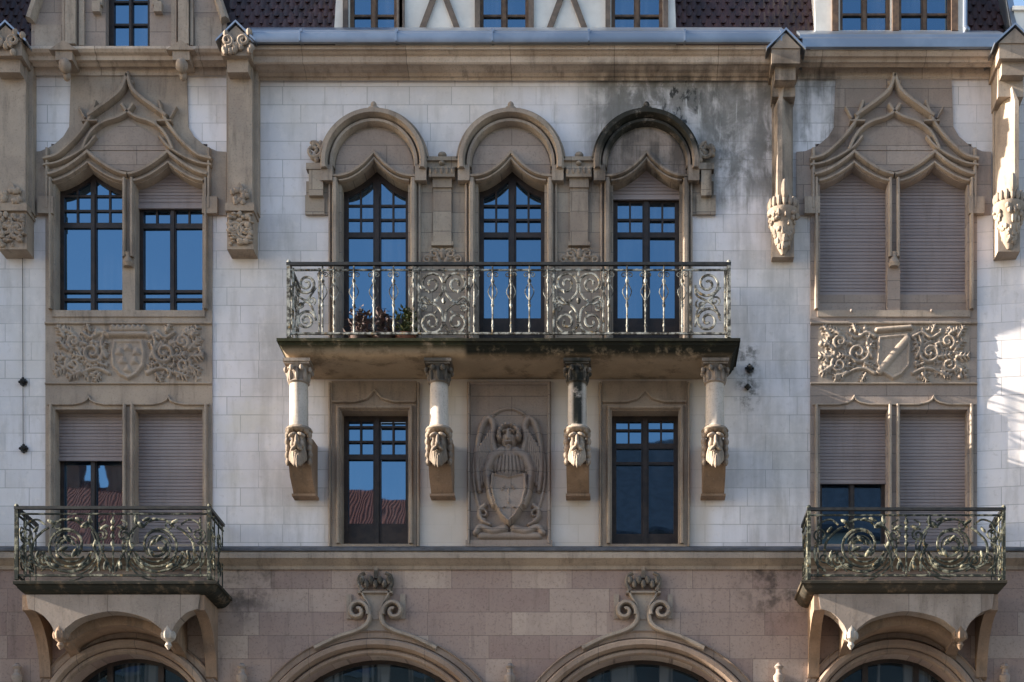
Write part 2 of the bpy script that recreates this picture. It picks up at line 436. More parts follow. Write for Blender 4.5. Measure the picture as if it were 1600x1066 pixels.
M['slate'] = m_plain('dark_purple_roof_tile', (.020, .009, .010), (.050, .021, .020), 3.5, .5, .3, .35)
M['terracotta'] = m_plain('terracotta', (.30, .11, .06), (.22, .09, .055), 7, .8)
M['dry_leaf'] = m_plain('mauve_brown_foliage', (.15, .095, .095), (.07, .06, .05), 14, .8)
M['green_leaf'] = m_plain('green_foliage', (.06, .09, .03), (.13, .12, .05), 12, .8)
M['brown_pot'] = m_plain('dark_brown_pot', (.10, .055, .045), (.06, .04, .035), 7, .8)

# ================================================================== SETTING
mb = MB(); mb.add([(-150, -150, 0), (150, -150, 0), (150, 60, 0), (-150, 60, 0)], [(0, 1, 2, 3)])
g = G('street_asphalt'); road = g.fin(g.mix(g.noise(3, 6), (.05, .05, .052), (.085, .083, .08)), .9, g.noise(40, 4), .3)
tag(mb.build('road', road), 'grey asphalt street in front of the facade', 'road', kind='structure')
mb = MB(); mb.box(-60, 60, .02, 3.2, .0, .13); mb.box(-60, 60, 27.5, 33.9, .0, .13)
g = G('pavement_slabs'); r_, mo = g.brick(.8, .5, .008, .1, g.vec(g.x, g.y, 0.))
pave = g.fin(g.mix(g.math('MULTIPLY', mo, .6), g.mix(r_, (.20, .19, .175), (.26, .25, .23)), (.07, .065, .06)), .9)
tag(mb.build('pavement', pave), 'pale slab pavement along both house rows', 'pavement', kind='structure')

# ================================================================== THE HOUSE
house = empty('apartment_building')
tag(house, 'ornate pale brick and brown sandstone apartment building with iron balconies', 'building')

def ogee(x0, x1, ys, ya, p=1.55, n=10):
    c = (x0+x1)/2; out = []
    for i in range(n+1):
        t = i/n; out.append((x0+(c-x0)*t, ys-(ys-ya)*t**p))
    return out + [(x0+x1-a, b) for a, b in reversed(out[:-1])]
def rect(x0, x1, y0, y1): return [(x0, y1), (x0, y0), (x1, y0), (x1, y1)]
def opening(x0, x1, ys, y1, ya=None): return [(x0, y1)] + (ogee(x0, x1, ys, ya) if ya else [(x0, ys), (x1, ys)]) + [(x1, y1)]
def grow(x0, x1, y0, y1, k=5): return rect(x0-k, x1+k, y0-k, y1+k)

BAY = (202, 1396)
UP_Y, UP_S, UP_A = 490, 289, 262
CEN = (586, 799, 1010)
LOWC = (586, 1008)

# ---- white glazed block wall with its window holes
holes = []
for b in BAY:
    holes += [rect(b-122, b+122, 225, 858)]
for c in CEN: holes.append(grow(c-52, c+52, 250, 570))
for c in LOWC: holes.append(grow(c-52, c+52, 645, 850))
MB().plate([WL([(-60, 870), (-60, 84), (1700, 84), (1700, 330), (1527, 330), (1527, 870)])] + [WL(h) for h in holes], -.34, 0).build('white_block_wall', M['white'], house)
# canted strip at the right end, turned towards the street
x0 = W(1527, 0)[0]; mb = MB(); z0, z1 = W(0, 870)[1], W(0, 329)[1]
mb.add([(x0, 0, z0), (x0+2.22, -.30, z0), (x0+2.22, 0.3, z0), (x0, .3, z0), (x0, 0, z1), (x0+2.22, -.30, z1), (x0+2.22, .3, z1), (x0, .3, z1)],
       [(0, 1, 5, 4), (1, 2, 6, 5), (2, 3, 7, 6), (3, 0, 4, 7), (4, 5, 6, 7), (0, 3, 2, 1)])
mb.build('canted_wall', M['white'], house)

ROLL = [(-.05, 0), (-.046, .035), (-.02, .06), (.02, .06), (.046, .035), (.05, 0)]
def roll(w, d):
    d *= 1.3; return [(-w, -.01), (-w*.9, d*.55), (-w*.45, d), (w*.45, d), (w*.9, d*.55), (w, -.01)]

# ---- windows
FD = -.20
def window(x0, x1, ys, y1, ya=None, lattice=None, transom=None, rails=(), shutter=None, panel=None, label=None, name='window', stile=9, glass='glass', fw=7, parent=None, wood='dark_wood', cols=2, d=FD, top_frame=None):
    P = lambda x, y: W(x, y, d)
    cx = (x0+x1)/2; fr = MB()
    def yw(py): return 1760-100*W(0, py, d)[1]          # seen photo row -> wall row
    tops = ys if not top_frame else yw(top_frame)
    a = ya if not top_frame else None
    outer = opening(x0-2, x1+2, tops-2, y1+1, (a-2) if a else None)
    def ytop(x):
        if not a: return tops
        t = 1-abs(x-cx)/((x1-x0)/2); return tops-(tops-a)*max(0, t)**1.55
    leafs = []
    for l, r in ((x0+fw, cx-stile/2), (cx+stile/2, x1-fw)):
        n = 8; top = [(l+(r-l)*i/n, ytop(l+(r-l)*i/n)+fw+1) for i in range(n+1)]
        leafs.append([(l, y1-fw)] + top + [(r, y1-fw)])
    fr.plate([WL(outer)] + [WL(q) for q in leafs], d-.05, d)
    fr.pbox(cx-stile*.28, cx+stile*.28, tops+4, y1-2, d, d+.025)
    for l, r in ((x0+fw, cx-stile/2), (cx+stile/2, x1-fw)):
        if transom: fr.pbox(l-.5, r+.5, yw(transom)-4, yw(transom)+4, d-.04, d-.002)
        for py in (lattice or ()): fr.pbox(l-.5, r+.5, yw(py)-1.6, yw(py)+1.6, d-.035, d-.008)
        if lattice is not None:
            for k in range(1, cols):
                xm = l+(r-l)*k/cols; fr.pbox(xm-1.5, xm+1.5, (ytop(xm)+fw-2), yw(transom) if transom else y1-fw, d-.036, d-.009)
        for py in rails: fr.pbox(l-.5, r+.5, yw(py)-2.2, yw(py)+2.2, d-.038, d-.006)
        if panel: fr.pbox(l-.5, r+.5, yw(panel), y1-fw+1, d-.04, d-.012)
    f = fr.build(name, M[wood], parent or house, label=label)
    for q, sgn in zip(leafs, (1, -1)):
        tilt = random.uniform(-.006, .006); lean = random.uniform(-.055, .055)
        m = MB(); L = WL(q); m.plate([L], d-.052, d-.046)
        m.v = [(x, y+(x-L[0][0])*tilt+.004*lean*(z-L[0][1])/.03, z) for x, y, z in m.v]
        m.build('pane', M[glass], f)
    if shutter:
        m = MB(); zt = W(0, (ya or ys)-6)[1]; zb = W(0, shutter, d+.05)[1]; xa, xb = W(x0-1, 0)[0], W(x1+1, 0)[0]
        ring = []; z = zt; k = 0
        while z > zb:
            ring.append((z, d+.035)); ring.append((z-.006, d+.044)); ring.append((z-.048, d+.0455)); z -= .052
        ring.append((zb, d+.05)); ring.append((zb, d+.03))
        vs = [(xa, -q, zz) for zz, q in ring] + [(xb, -q, zz) for zz, q in ring]; n = len(ring)
        m.add(vs, [(i, i+1, n+i+1, n+i) for i in range(n-1)])
        m.box(xa, xb, d+.03, d+.066, zb-.045, zb+.004)
        m.build('roller_shutter', M['shutter'], f, smooth=0)
    return f

# ---- the two bays of paired ogee windows
def bay(b, left):
    L = lambda pts: WL([(b+x, y) for x, y in pts])
    half = [(-130, 857), (-130, 338), (-152, 338), (-152, 239), (-138, 238), (-118, 229), (-102, 215), (-93, 200), (-90, 118)]
    outline = half + [(-x, y) for x, y in reversed(half)]
    sides = ((-115, -10), (10, 115))
    hs = []
    for l, r in sides:
        hs.append(L(opening(l, r, UP_S, UP_Y, UP_A))); hs.append(L(rect(l, r, 641, 851)))
    MB().plate([L(outline)] + hs, -.32, .03).build('window_surround', M['stone_pink'] if not left else M['stone'], house)
    # branch-like interlaced hood mouldings
    m = MB()
    for s in (1, -1):
        q = lambda pts, n=6: L(spline([(s*x, y) for x, y in pts], n))
        m.sweep(q([(-131, 254), (-112, 249), (-95, 236), (-78, 219), (-63, 199), (-54, 181), (-49, 164)]), roll(.035, .085), d=.03)
        m.sweep(q([(-61, 188), (-44, 176), (-22, 160), (-8, 146), (0, 124)]), roll(.045, .10), d=.03)
        m.sweep(q([(-70, 239), (-63, 222), (-52, 207), (-36, 196), (-15, 189), (0, 180), (9, 168)]), roll(.035, .075), d=.03)
        m.sweep(q([(-131, 263), (-112, 260), (-92, 252), (-76, 243), (-62, 233), (-50, 218)]), roll(.028, .07), d=.03)
        for cx in (-62.5,):
            for off, ww, dd in ((13, .038, .075), (3, .025, .05)):
                o = ogee(cx-52.5-off*.7, cx+52.5+off*.7, UP_S-off*.9, UP_A-off*1.5)
                m.sweep(L([(s*x, y) for x, y in o]), roll(ww, dd), d=.03)
        m.sweep(L([(s*-70, 196), (s*-46, 196)]), roll(.02, .09), d=.03)      # the stub twigs
        m.sweep(L([(s*-76, 172), (s*-66, 190)]), roll(.018, .06), d=.03)
        m.sweep(L([(s*-126, 236), (s*-126, 330)]), roll(.03, .06), d=.03)
        m.pbox(b+s*128-12, b+s*128+12, 312, 338, .03, .10)
        # jamb rolls
        for xx in (121, 6):
            m.sweep(L([(s*xx, 282), (s*xx, 405 if xx == 6 else 486)]), roll(.03, .06), d=.03)
    m.lathe(W(b, 0)[0], .05, [(.075, W(0, 420)[1]), (.09, W(0, 414)[1]), (.05, W(0, 405)[1]), (.065, W(0, 398)[1])], 10)
    m.ball((W(b, 0)[0], -.08, W(0, 126)[1]), (.05, .05, .10)); m.ball((W(b-6, 0)[0], -.08, W(0, 134)[1]), (.05, .04, .04)); m.ball((W(b+6, 0)[0], -.08, W(0, 134)[1]), (.05, .04, .04))
    m.build('hood_moulding', M['stone_warm'] if left else M['stone'], house)
    # lens tympanum below the hood: two courses of stone
    t = MB(); cut = ogee(-62, 62, 236, 190, .75, 12)
    low = [(62, 240), (40, 258), (20, 267), (0, 270), (-20, 267), (-40, 258), (-62, 240)]
    t.plate([L([p for p in cut if p[1] < 237.5] + [(62, 237.4), (-62, 237.4)][:2])], .025, .045)
    t.plate([L([(-61, 238.6)] + [(61, 238.6)] + low[1:-1])], .025, .045)
    t.build('tympanum', M['stone_pink'], house)
    # frieze between the storeys, string mouldings, small ogee tips over the lower pair
    m = MB()
    m.sweep(L([(-130, 507), (130, 507)]), roll(.025, .03), d=.03)
    m.sweep(L([(-130, 601), (130, 601)]), roll(.018, .025), d=.03)
    m.pbox(b-119, b+119, 487, 497, -.3, .05)
    hood = [(-126, 634)]
    for c in (-62, 62): hood += [(c-24, 634), (c-10, 631), (c-3, 627), (c, 622), (c+3, 627), (c+10, 631), (c+24, 634)]
    hood += [(126, 634)]
    m.sweep(L(hood), roll(.018, .03), d=.03)
    for s in (-1, 1):
        for xx in (121, 6): m.sweep(L([(s*xx, 634), (s*xx, 850)]), roll(.028, .05), d=.03)
    m.build('frieze_moulding', M['stone'], house)
    r = Relief(b-118, b+118, 509, 600, 1.25)
    if left:
        sh = [(b-24, 532), (b+24, 532), (b+28, 552), (b+26, 575), (b+14, 590), (b, 597), (b-14, 590), (b-26, 575), (b-28, 552)]
        r.poly(sh, .05, 3); r.poly([(b+(x-b)*.84, 563+(y-563)*.84) for x, y in sh], .018, 2, carve=True)
        for x, y in ((0, 546), (-13, 553), (13, 553), (-8, 567), (10, 567), (0, 580)):
            r.blob(b+x, y, 5, 5, .035, base=.03)
            for k in range(3): r.blob(b+x+4*math.cos(2.1*k+.5), y+4*math.sin(2.1*k+.5), 2.5, 4, .025, rng.randint(180), base=.03)
        r.stroke([(b-30, 525), (b+30, 525)], 4.5, 4.5, .07); r.stroke([(b-24, 516), (b+24, 516)], 5, 5, .05)
        for k in range(-3, 4): r.blob(b+k*8, 513, 4, 4, .06)
    else:
        sh = [(b-26, 527), (b+24, 522), (b+27, 545), (b+25, 575), (b+12, 590), (b-2, 597), (b-18, 587), (b-29, 570), (b-27, 550)]
        r.poly(sh, .05, 3); r.poly([(b+(x-b)*.86, 558+(y-558)*.86) for x, y in sh], .02, 2, carve=True)
        r.stroke([(b-22, 582), (b+20, 533)], 6, 6, .03, base=.035)
        r.stroke([(b-26, 518), (b+26, 514)], 4.5, 4.5, .06)
    for s in (-1, 1):
        f = lambda pts: [(b+s*x, y) for x, y in pts]
        r.stroke(f(spiral(56, 553, 17, 3, 160, 1.5)), 3.6, 2.6, .05)
        r.stroke(f(spiral(86, 572, 12, 2, 40, -1.4)), 3.2, 2.2, .045)
        r.stroke(f(spiral(84, 536, 11, 2, 300, 1.3)), 3.2, 2.2, .05)
        r.stroke(f(spline([(30, 585), (46, 578), (62, 580), (80, 590)], 5)), 3.5, 2, .045)
        r.stroke(f(spline([(30, 528), (44, 522), (58, 530), (72, 522)], 5)), 3.5, 2.4, .05)
        r.stroke(f(spline([(35, 560), (42, 540), (38, 525)], 5)), 3, 2, .05)
        for x, y, l, a in ((66, 540, 22, 20), (96, 548, 22, 50), (98, 560, 20, 5), (96, 574, 20, -30), (74, 584, 20, -20), (60, 520, 18, 70), (86, 524, 18, 30), (44, 586, 16, -60), (100, 528, 20, 60), (46, 570, 16, 200), (70, 560, 18, 10), (40, 548, 14, 120)):
            r.leaf(b+s*x, y, l*(.85+.3*rng.rand()), a if s > 0 else 180-a, .055*(.8+.4*rng.rand()), .34, 3)
        for k in range(34): r.leaf(b+s*(36+72*rng.rand()), 518+70*rng.rand(), 9+6*rng.rand(), rng.randint(360), .026+.02*rng.rand(), .4, 2)
        for k in range(26):
            r.blob(b+s*(34+80*rng.rand()), 516+76*rng.rand(), 2+2.5*rng.rand(), 2+2.5*rng.rand(), .05*rng.rand()+.015)
    r.H = r.H*.95; mb = MB(); r.geo(mb, .033, .003)
    mb.build('heraldic_relief', M['stone'], house, 60, label='carved relief of crowned shield with charges amid acanthus leaves' if left else 'carved relief of shield with a diagonal band amid acanthus leaves')
    # windows
    for k, (l, r_) in enumerate(sides):
        if left:
            if k == 0: window(b+l, b+r_, UP_S, UP_Y, UP_A, lattice=(306, 329), transom=352, rails=(455, 468), fw=6, label='tall ogee headed window with small upper panes and no shutter')
            else: window(b+l, b+r_, UP_S, UP_Y, UP_A, lattice=(), transom=353, rails=(455, 468), top_frame=322, shutter=322, fw=6, label='window with its shutter lowered a little over the top')
            if k == 0: window(b+l, b+r_, 641, 851, lattice=None, transom=None, shutter=716, fw=6, label='window with its shutter lowered half way')
            else: window(b+l, b+r_, 641, 851, shutter=862, label='window with its shutter fully lowered')
        else:
            window(b+l, b+r_, UP_S, UP_Y, UP_A, shutter=458, fw=6, label='ogee headed window closed by a grey roller shutter')
            if k == 0: window(b+l, b+r_, 641, 851, shutter=752, fw=6, label='window with its shutter two thirds down over dark panes')
            else: window(b+l, b+r_, 641, 851, shutter=862, fw=6, label='window with its shutter fully lowered')
            m = MB(); m.pbox(b+l-1, b+r_+1, 457, 492, -.20, -.075); m.ball((W(b+l+48, 0)[0], -.085, W(0, 489)[1]), .022, 8, 5); m.build('window_parapet', M['stone_pink'], house)
bay(BAY[0], True); bay(BAY[1], False)

# ---- centre: three arched french windows
m = MB(); pts = [(514, 575), (514, 337), (479, 337), (479, 285), (504, 285)]
def arcpts(c, r, a0, a1, n=18): return arc(c, 262, r, a0, a1, n)
pts += arcpts(586, 82, 180, 4) + [(668, 257), (717, 257)] + arcpts(799, 82, 176, 4) + [(881, 257), (928, 257)] + arcpts(1010, 82, 176, 0)
pts += [(1092, 285), (1115, 285), (1115, 337), (1082, 337), (1082, 575)]
m.plate([WL(pts)] + [WL(opening(c-52, c+52, 290, 572, 258)) for c in CEN], -.32, .03)
m.build('window_surround', M['stone_joint'], house)
for i, c in enumerate(CEN):
    m = MB()
    m.sweep(WL(arc(c, 262, 77, 188, -8, 36)), roll(.065, .16), d=.03)
    m.sweep(WL(arc(c, 262, 66, 184, -4, 36)), roll(.045, .10), d=.03)
    m.sweep(WL(arc(c, 262, 84, 176, 4, 36)), roll(.022, .10), d=.03)
    for sgn in (-1, 1):      # ends turn into short imposts
        m.pbox(c+sgn*73-9, c+sgn*73+9, 266, 290, .03, .16)
        m.sweep(WL([(c+sgn*61, 284), (c+sgn*61, 570)]), roll(.05, .085), d=.03)
        m.sweep(WL([(c+sgn*70, 290), (c+sgn*70, 570)]), roll(.02, .035), d=.03)
    # crocket on the crown
    x, z = W(c, 181); m.ball((x, -.14, z+.02), (.10, .06, .05)); m.ball((x, -.14, z+.08), (.05, .05, .06)); m.ball((x-.09, -.13, z), (.07, .05, .035)); m.ball((x+.09, -.13, z), (.07, .05, .035))
    m.build('arch_hood', M['stone'], house, label='arch moulding blackened by damp and moss' if i == 2 else None)
    m = MB(); t = arc(c, 266, 61, 180, 0, 24)
    head = ogee(c-63, c+63, 284, 246, 1.9)
    m.plate([WL(t + list(reversed(ogee(c-61, c+61, 286, 250, 1.9))))], .028, .05); m.build('tympanum', M['stone_pink'], house)
    m = MB()
    for off, ww, dd in ((12, .035, .08), (5, .025, .055)):
        o = ogee(c-52-off*.55, c+52+off*.55, 291-off*.8, 258-off*1.15, 2.0)
        m.sweep(WL([(c-64, o[0][1])] + o + [(c+64, o[0][1])]) if off > 8 else WL(o), roll(ww, dd), d=.045)
    m.build('ogee_moulding', M['stone_warm'], house)
    lab = ('french window with dried plants before its lower panes', 'french window between the two carved stone piers', 'french window with its shutter lowered a little')[i]
    if i < 2: window(c-52, c+52, 292, 572, 260, lattice=(321, 343), transom=367, panel=497, stile=12, label=lab)
    else: window(c-52, c+52, 292, 572, 260, lattice=(343,), transom=367, panel=497, stile=12, top_frame=309, shutter=308, label=lab)
# carved piers between
for pc in (692, 905):
    m = MB()
    m.pbox(pc-27, pc+27, 253, 259, .03, .16); m.pbox(pc-24, pc+24, 259, 268, .03, .12); m.pbox(pc-20, pc+20, 268, 284, .03, .15)
    m.pbox(pc-15, pc+15, 284, 298, .03, .10); m.pbox(pc-14, pc+14, 298, 384, .03, .075)
    m.pbox(pc-17, pc+17, 382, 388, .03, .10)
    for k in range(-2, 3): m.ball((W(pc+k*8.5, 0)[0], -.13, W(0, 274)[1]), (.035, .04, .07))
    m.ball((W(pc, 0)[0], -.08, W(0, 247)[1]), (.07, .06, .05)); m.ball((W(pc, 0)[0], -.12, W(0, 262)[1]), (.05, .06, .035))
    m.build('carved_pier', M['stone_joint'], house)
    r = Relief(pc-34, pc+34, 386, 430, 1.2)
    r.blob(pc, 398, 5, 9, .05)
    for s in (-1, 1):
        r.stroke([(pc+s*q[0], q[1]) for q in spiral(12, 399, 8, 2, 170, -1.3)], 2.6, 2, .04)
        r.stroke([(pc+s*q[0], q[1]) for q in spiral(24, 408, 7, 2, 150, -1.2)], 2.4, 2, .035)
        r.leaf(pc+s*5, 412, 20, 70 if s > 0 else 110, .04)
    mb = MB(); r.geo(mb, .032); mb.build('carved_foliage', M['stone_joint'], house, 60)
# scroll blocks at both ends of the arcade
for s, px in ((-1, 493), (1, 1103)):
    m = MB(); m.pbox(px-12, px+12, 262, 272, .0, .14); m.pbox(px-8, px+14 if s < 0 else px+8, 272, 312, .02, .13); m.pbox(px-15, px+15, 308, 338, .02, .06)
    for k in range(9): m.ball((W(px+rng.randint(-12, 12), 0)[0], -.10, W(0, 228+rng.randint(0, 34))[1]), (.04+.04*rng.rand(), .06, .03+.04*rng.rand()), 8, 6)
    P = WL(spiral(px, 243, 13, 3, 90, s*1.4)); m.tube([(x, -.13, z) for x, z in P], .03, 6)
    m.build('scroll_bracket', M['stone_joint'], house)

# ---- centre: first floor
for c in LOWC:
    m = MB(); m.plate([WL(rect(c-67, c+65, 597, 857)), WL(rect(c-52, c+52, 643, 851))], -.32, .035)
    m.build('window_surround', M['stone_warm'], house)
    m = MB()
    m.sweep(WL([(c-66, 630), (c-30, 630), (c-12, 625), (c, 612), (c+12, 625), (c+30, 630), (c+64, 630)]), roll(.022, .04), d=.035)
    m.sweep(WL([(c-57, 851), (c-57, 639), (c+57, 639), (c+57, 851)]), roll(.03, .045), d=.035)
    m.sweep(WL([(c-70, 855), (c-70, 600)]), roll(.02, .03), d=.03); m.sweep(WL([(c+68, 855), (c+68, 600)]), roll(.02, .03), d=.03)
    m.build('window_moulding', M['stone_warm'], house)
    if c < 800: window(c-52, c+52, 643, 851, lattice=(667, 690), transom=714, rails=(), panel=818, stile=12, label='window reflecting the red roof opposite')
    else: window(c-52, c+52, 643, 851, lattice=(672,), transom=697, rails=(724,), panel=834, stile=12, label='window reflecting a dark roof and deep blue sky')
# winged figure holding a shield, carved panel
m = MB(); m.plate([WL(rect(730, 861, 597, 854))], -.05, .02)
m.sweep(WL([(733, 852), (733, 601), (858, 601), (858, 852)]), roll(.025, .05), d=.02)
m.pbox(728, 863, 846, 856, .0, .07)
pn = m.build('carved_panel', M['stone_pink'], house, label='stone panel of a winged figure holding a heraldic shield')
c = 796; r = Relief(736, 856, 606, 846, 1.1)
ov = [(c+57*math.cos(R(a)), 742-104*math.sin(R(a))) for a in range(0, 360, 8)]
r.stroke(ov[:34]+ov[:1] if False else [(c+56*math.cos(R(a)), 738-98*math.sin(R(a))) for a in range(-40, 221, 8)], 2.4, 2.4, .022)
for s in (-1, 1):
    f = lambda pts: [(c+s*x, y) for x, y in pts]
    r.stroke(f(spline([(20, 716), (26, 690), (24, 668), (32, 656), (42, 668), (49, 700), (50, 740), (46, 768)], 6)), 6, 4, .055, .035)
    for k in range(7): r.stroke(f(spline([(26+k*3.3, 672+k*5), (28+k*3.4, 705+k*4), (26+k*3.2, 740+k*4)], 5)), 3.0, 2.0, .05, .03)
    r.stroke(f([(10, 710), (26, 718), (34, 736), (33, 758)]), 10, 6, .075, .06)          # shoulder and sleeve
    r.stroke(f([(33, 752), (30, 775), (24, 792)]), 6, 4.5, .08, .08)
    for k in range(4): r.blob(c+s*(24-k*.6), 782+k*4, 5, 2, .095)                        # fingers on the rim
    r.stroke(f(spiral(40, 805, 9, 3, 260, 1.1)), 3, 2, .04)
    r.stroke(f(spline([(38, 792), (46, 800), (42, 815), (30, 822)], 5)), 4, 3, .045)
    r.stroke(f(spline([(8, 828), (26, 832), (44, 826), (52, 834)], 5)), 7, 5, .05)
r.blob(c, 728, 26, 26, .075)
r.blob(c, 688, 13, 17, .10)                                      # head
for k in range(13):
    a = R(-20+220*k/12); r.blob(c+15*math.cos(a), 684-15*math.sin(a), 5, 5, .085+.02*rng.rand())
r.stroke([(c-1, 682), (c-1, 692)], 2.2, 2.8, .022, base=.098)
r.stroke([(c-8, 681), (c-3, 680)], 1.6, 1.4, .012, base=.095); r.stroke([(c+3, 680), (c+8, 681)], 1.6, 1.4, .012, base=.095)
for s in (-1, 1): r.H = np.where((r.X-c-s*5.5)**2/9+(r.Y-685)**2/4 < 1, r.H-.018, r.H)
r.stroke([(c-4, 697), (c+4, 697)], 1.5, 1.5, .012, base=.085); r.cut([(c-4, 699), (c+4, 699)], 1.2, .02); r.blob(c, 703, 5, 4, .095)
r.stroke([(c, 703), (c, 714)], 7, 9, .07)
for k in range(-3, 4): r.cut([(c+k*5, 718), (c+k*6.5, 742)], 1.3, .015)
sh = [(c-29, 742), (c, 748), (c+29, 742), (c+31, 768), (c+24, 795), (c+12, 815), (c, 826), (c-12, 815), (c-24, 795), (c-31, 768)]
r.poly(sh, .10, 4); r.poly([(c+(x-c)*.84, 780+(y-780)*.86) for x, y in sh], .018, 2.5, carve=True)
for x, y, l, a in ((-10, 772, 16, 60), (8, 770, 16, 120), (0, 792, 16, 90), (-8, 800, 10, 30), (10, 800, 10, 150), (0, 770, 14, 270)): r.leaf(c+x, y, l, a, .105)
r.stroke([(c-44, 838), (c+46, 838)], 6, 6, .03)
r.H = r.H*2.1; mb = MB(); r.geo(mb, .022, .0015); mb.build('winged_figure', M['stone_pink'], pn, 60)

# ---- cornices and gutters
def cornice(px0, px1, prof, name, mat, dd=None):
    xa, xb = W(px0, 0, dd)[0], W(px1, 0, dd)[0]
    ring = [(-d, W(0, py, d)[1]) for d, py in prof]
    m = MB(); n = len(ring)
    m.add([(xa, y, z) for y, z in ring]+[(xb, y, z) for y, z in ring], [(i, (i+1) % n, n+(i+1) % n, n+i) for i in range(n)]+[tuple(range(n)), tuple(range(2*n-1, n-1, -1))])
    return m.build(name, mat, house, 25)
cornice(388, 1212, [(-.1, 126), (.05, 126), (.06, 121), (.10, 119), (.12, 114), (.20, 109), (.24, 103), (.34, 100), (.36, 97), (.36, 88), (.40, 84), (.43, 79), (.47, 77), (.47, 71), (-.1, 71)], 'cornice', M['stone_cornice'], .3)
cornice(378, 1226, [(.3, 69.5), (.50, 69.5), (.56, 66), (.575, 60), (.575, 52), (.56, 50), (.54, 52), (.54, 60), (.3, 62)], 'gutter', M['zinc'], .5)
cornice(378, 1226, [(.02, 56), (.50, 56), (.50, 48.5), (.48, 47), (.02, 43)], 'lead_flashing', M['zinc'], .5)
cornice(1250, 1562, [(-.1, 124), (.03, 124), (.05, 121), (.05, 106), (.20, 105), (.24, 100), (.30, 97), (.33, 90), (.38, 88), (.42, 81), (.42, 78), (-.1, 78)], 'cornice', M['stone_cornice'], .3)
cornice(1254, 1566, [(.3, 77), (.45, 77), (.50, 73), (.51, 60), (.49, 58), (.3, 58)], 'gutter', M['zinc'], .5)
cornice(1250, 1570, [(.02, 60), (.48, 60), (.48, 54), (.46, 52), (.02, 48)], 'lead_flashing', M['zinc'], .5)
cornice(40, 362, [(-.1, 118), (.05, 118), (.06, 106), (.14, 104), (.18, 98), (.26, 94), (.28, 87), (.34, 82), (.38, 76), (.38, 72), (.02, 72)], 'cornice', M['stone_cornice'], .3)
for px in (100, 283):      # little
    m = MB()
    x, z = W(px, 78, .42)
    m.add([(x-.22, -.30, z-.02), (x, -.30, z+.13), (x+.22, -.30, z-.02), (x-.22, -.46, z-.02), (x, -.46, z+.13), (x+.22, -.46, z-.02)], [(0, 1, 2), (3, 5, 4), (0, 3, 4, 1), (1, 4, 5, 2), (0, 2, 5, 3)])
    m.box(x-.13, x+.13, .1, .43, z-.16, z-.021); m.ball((x, -.38, z-.22), (.10, .09, .12)); m.ball((x, -.30, z-.32), (.06, .07, .09))
    m.build('cornice_corbel', M['stone_warm'], house)
m = None
for px in range(470, 1226, 150):
    m = MB(); xg = W(px, 0, .5)[0]; m.box(xg-.012, xg+.012, .3, .592, W(0, 66, .55)[1], W(0, 50, .55)[1]); m.box(xg-.02, xg+.02, .46, .515, W(0, 50, .5)[1], W(0, 46, .5)[1]); m.build('gutter_seam', M['zinc'], house)
# string course above the arcade
cornice(-70, 1750, [(-.1, 890), (.05, 890), (.07, 884), (.12, 880), (.16, 875), (.20, 872), (.20, 864), (.17, 861), (.15, 858.5), (-.1, 856)], 'string_course', M['stone'], 0)
cornice(-70, 1750, [(.0, 857.4), (.21, 860.6), (.21, 857.6), (.20, 856), (.0, 853.5)], 'lead_flashing', M['lead'], 0)

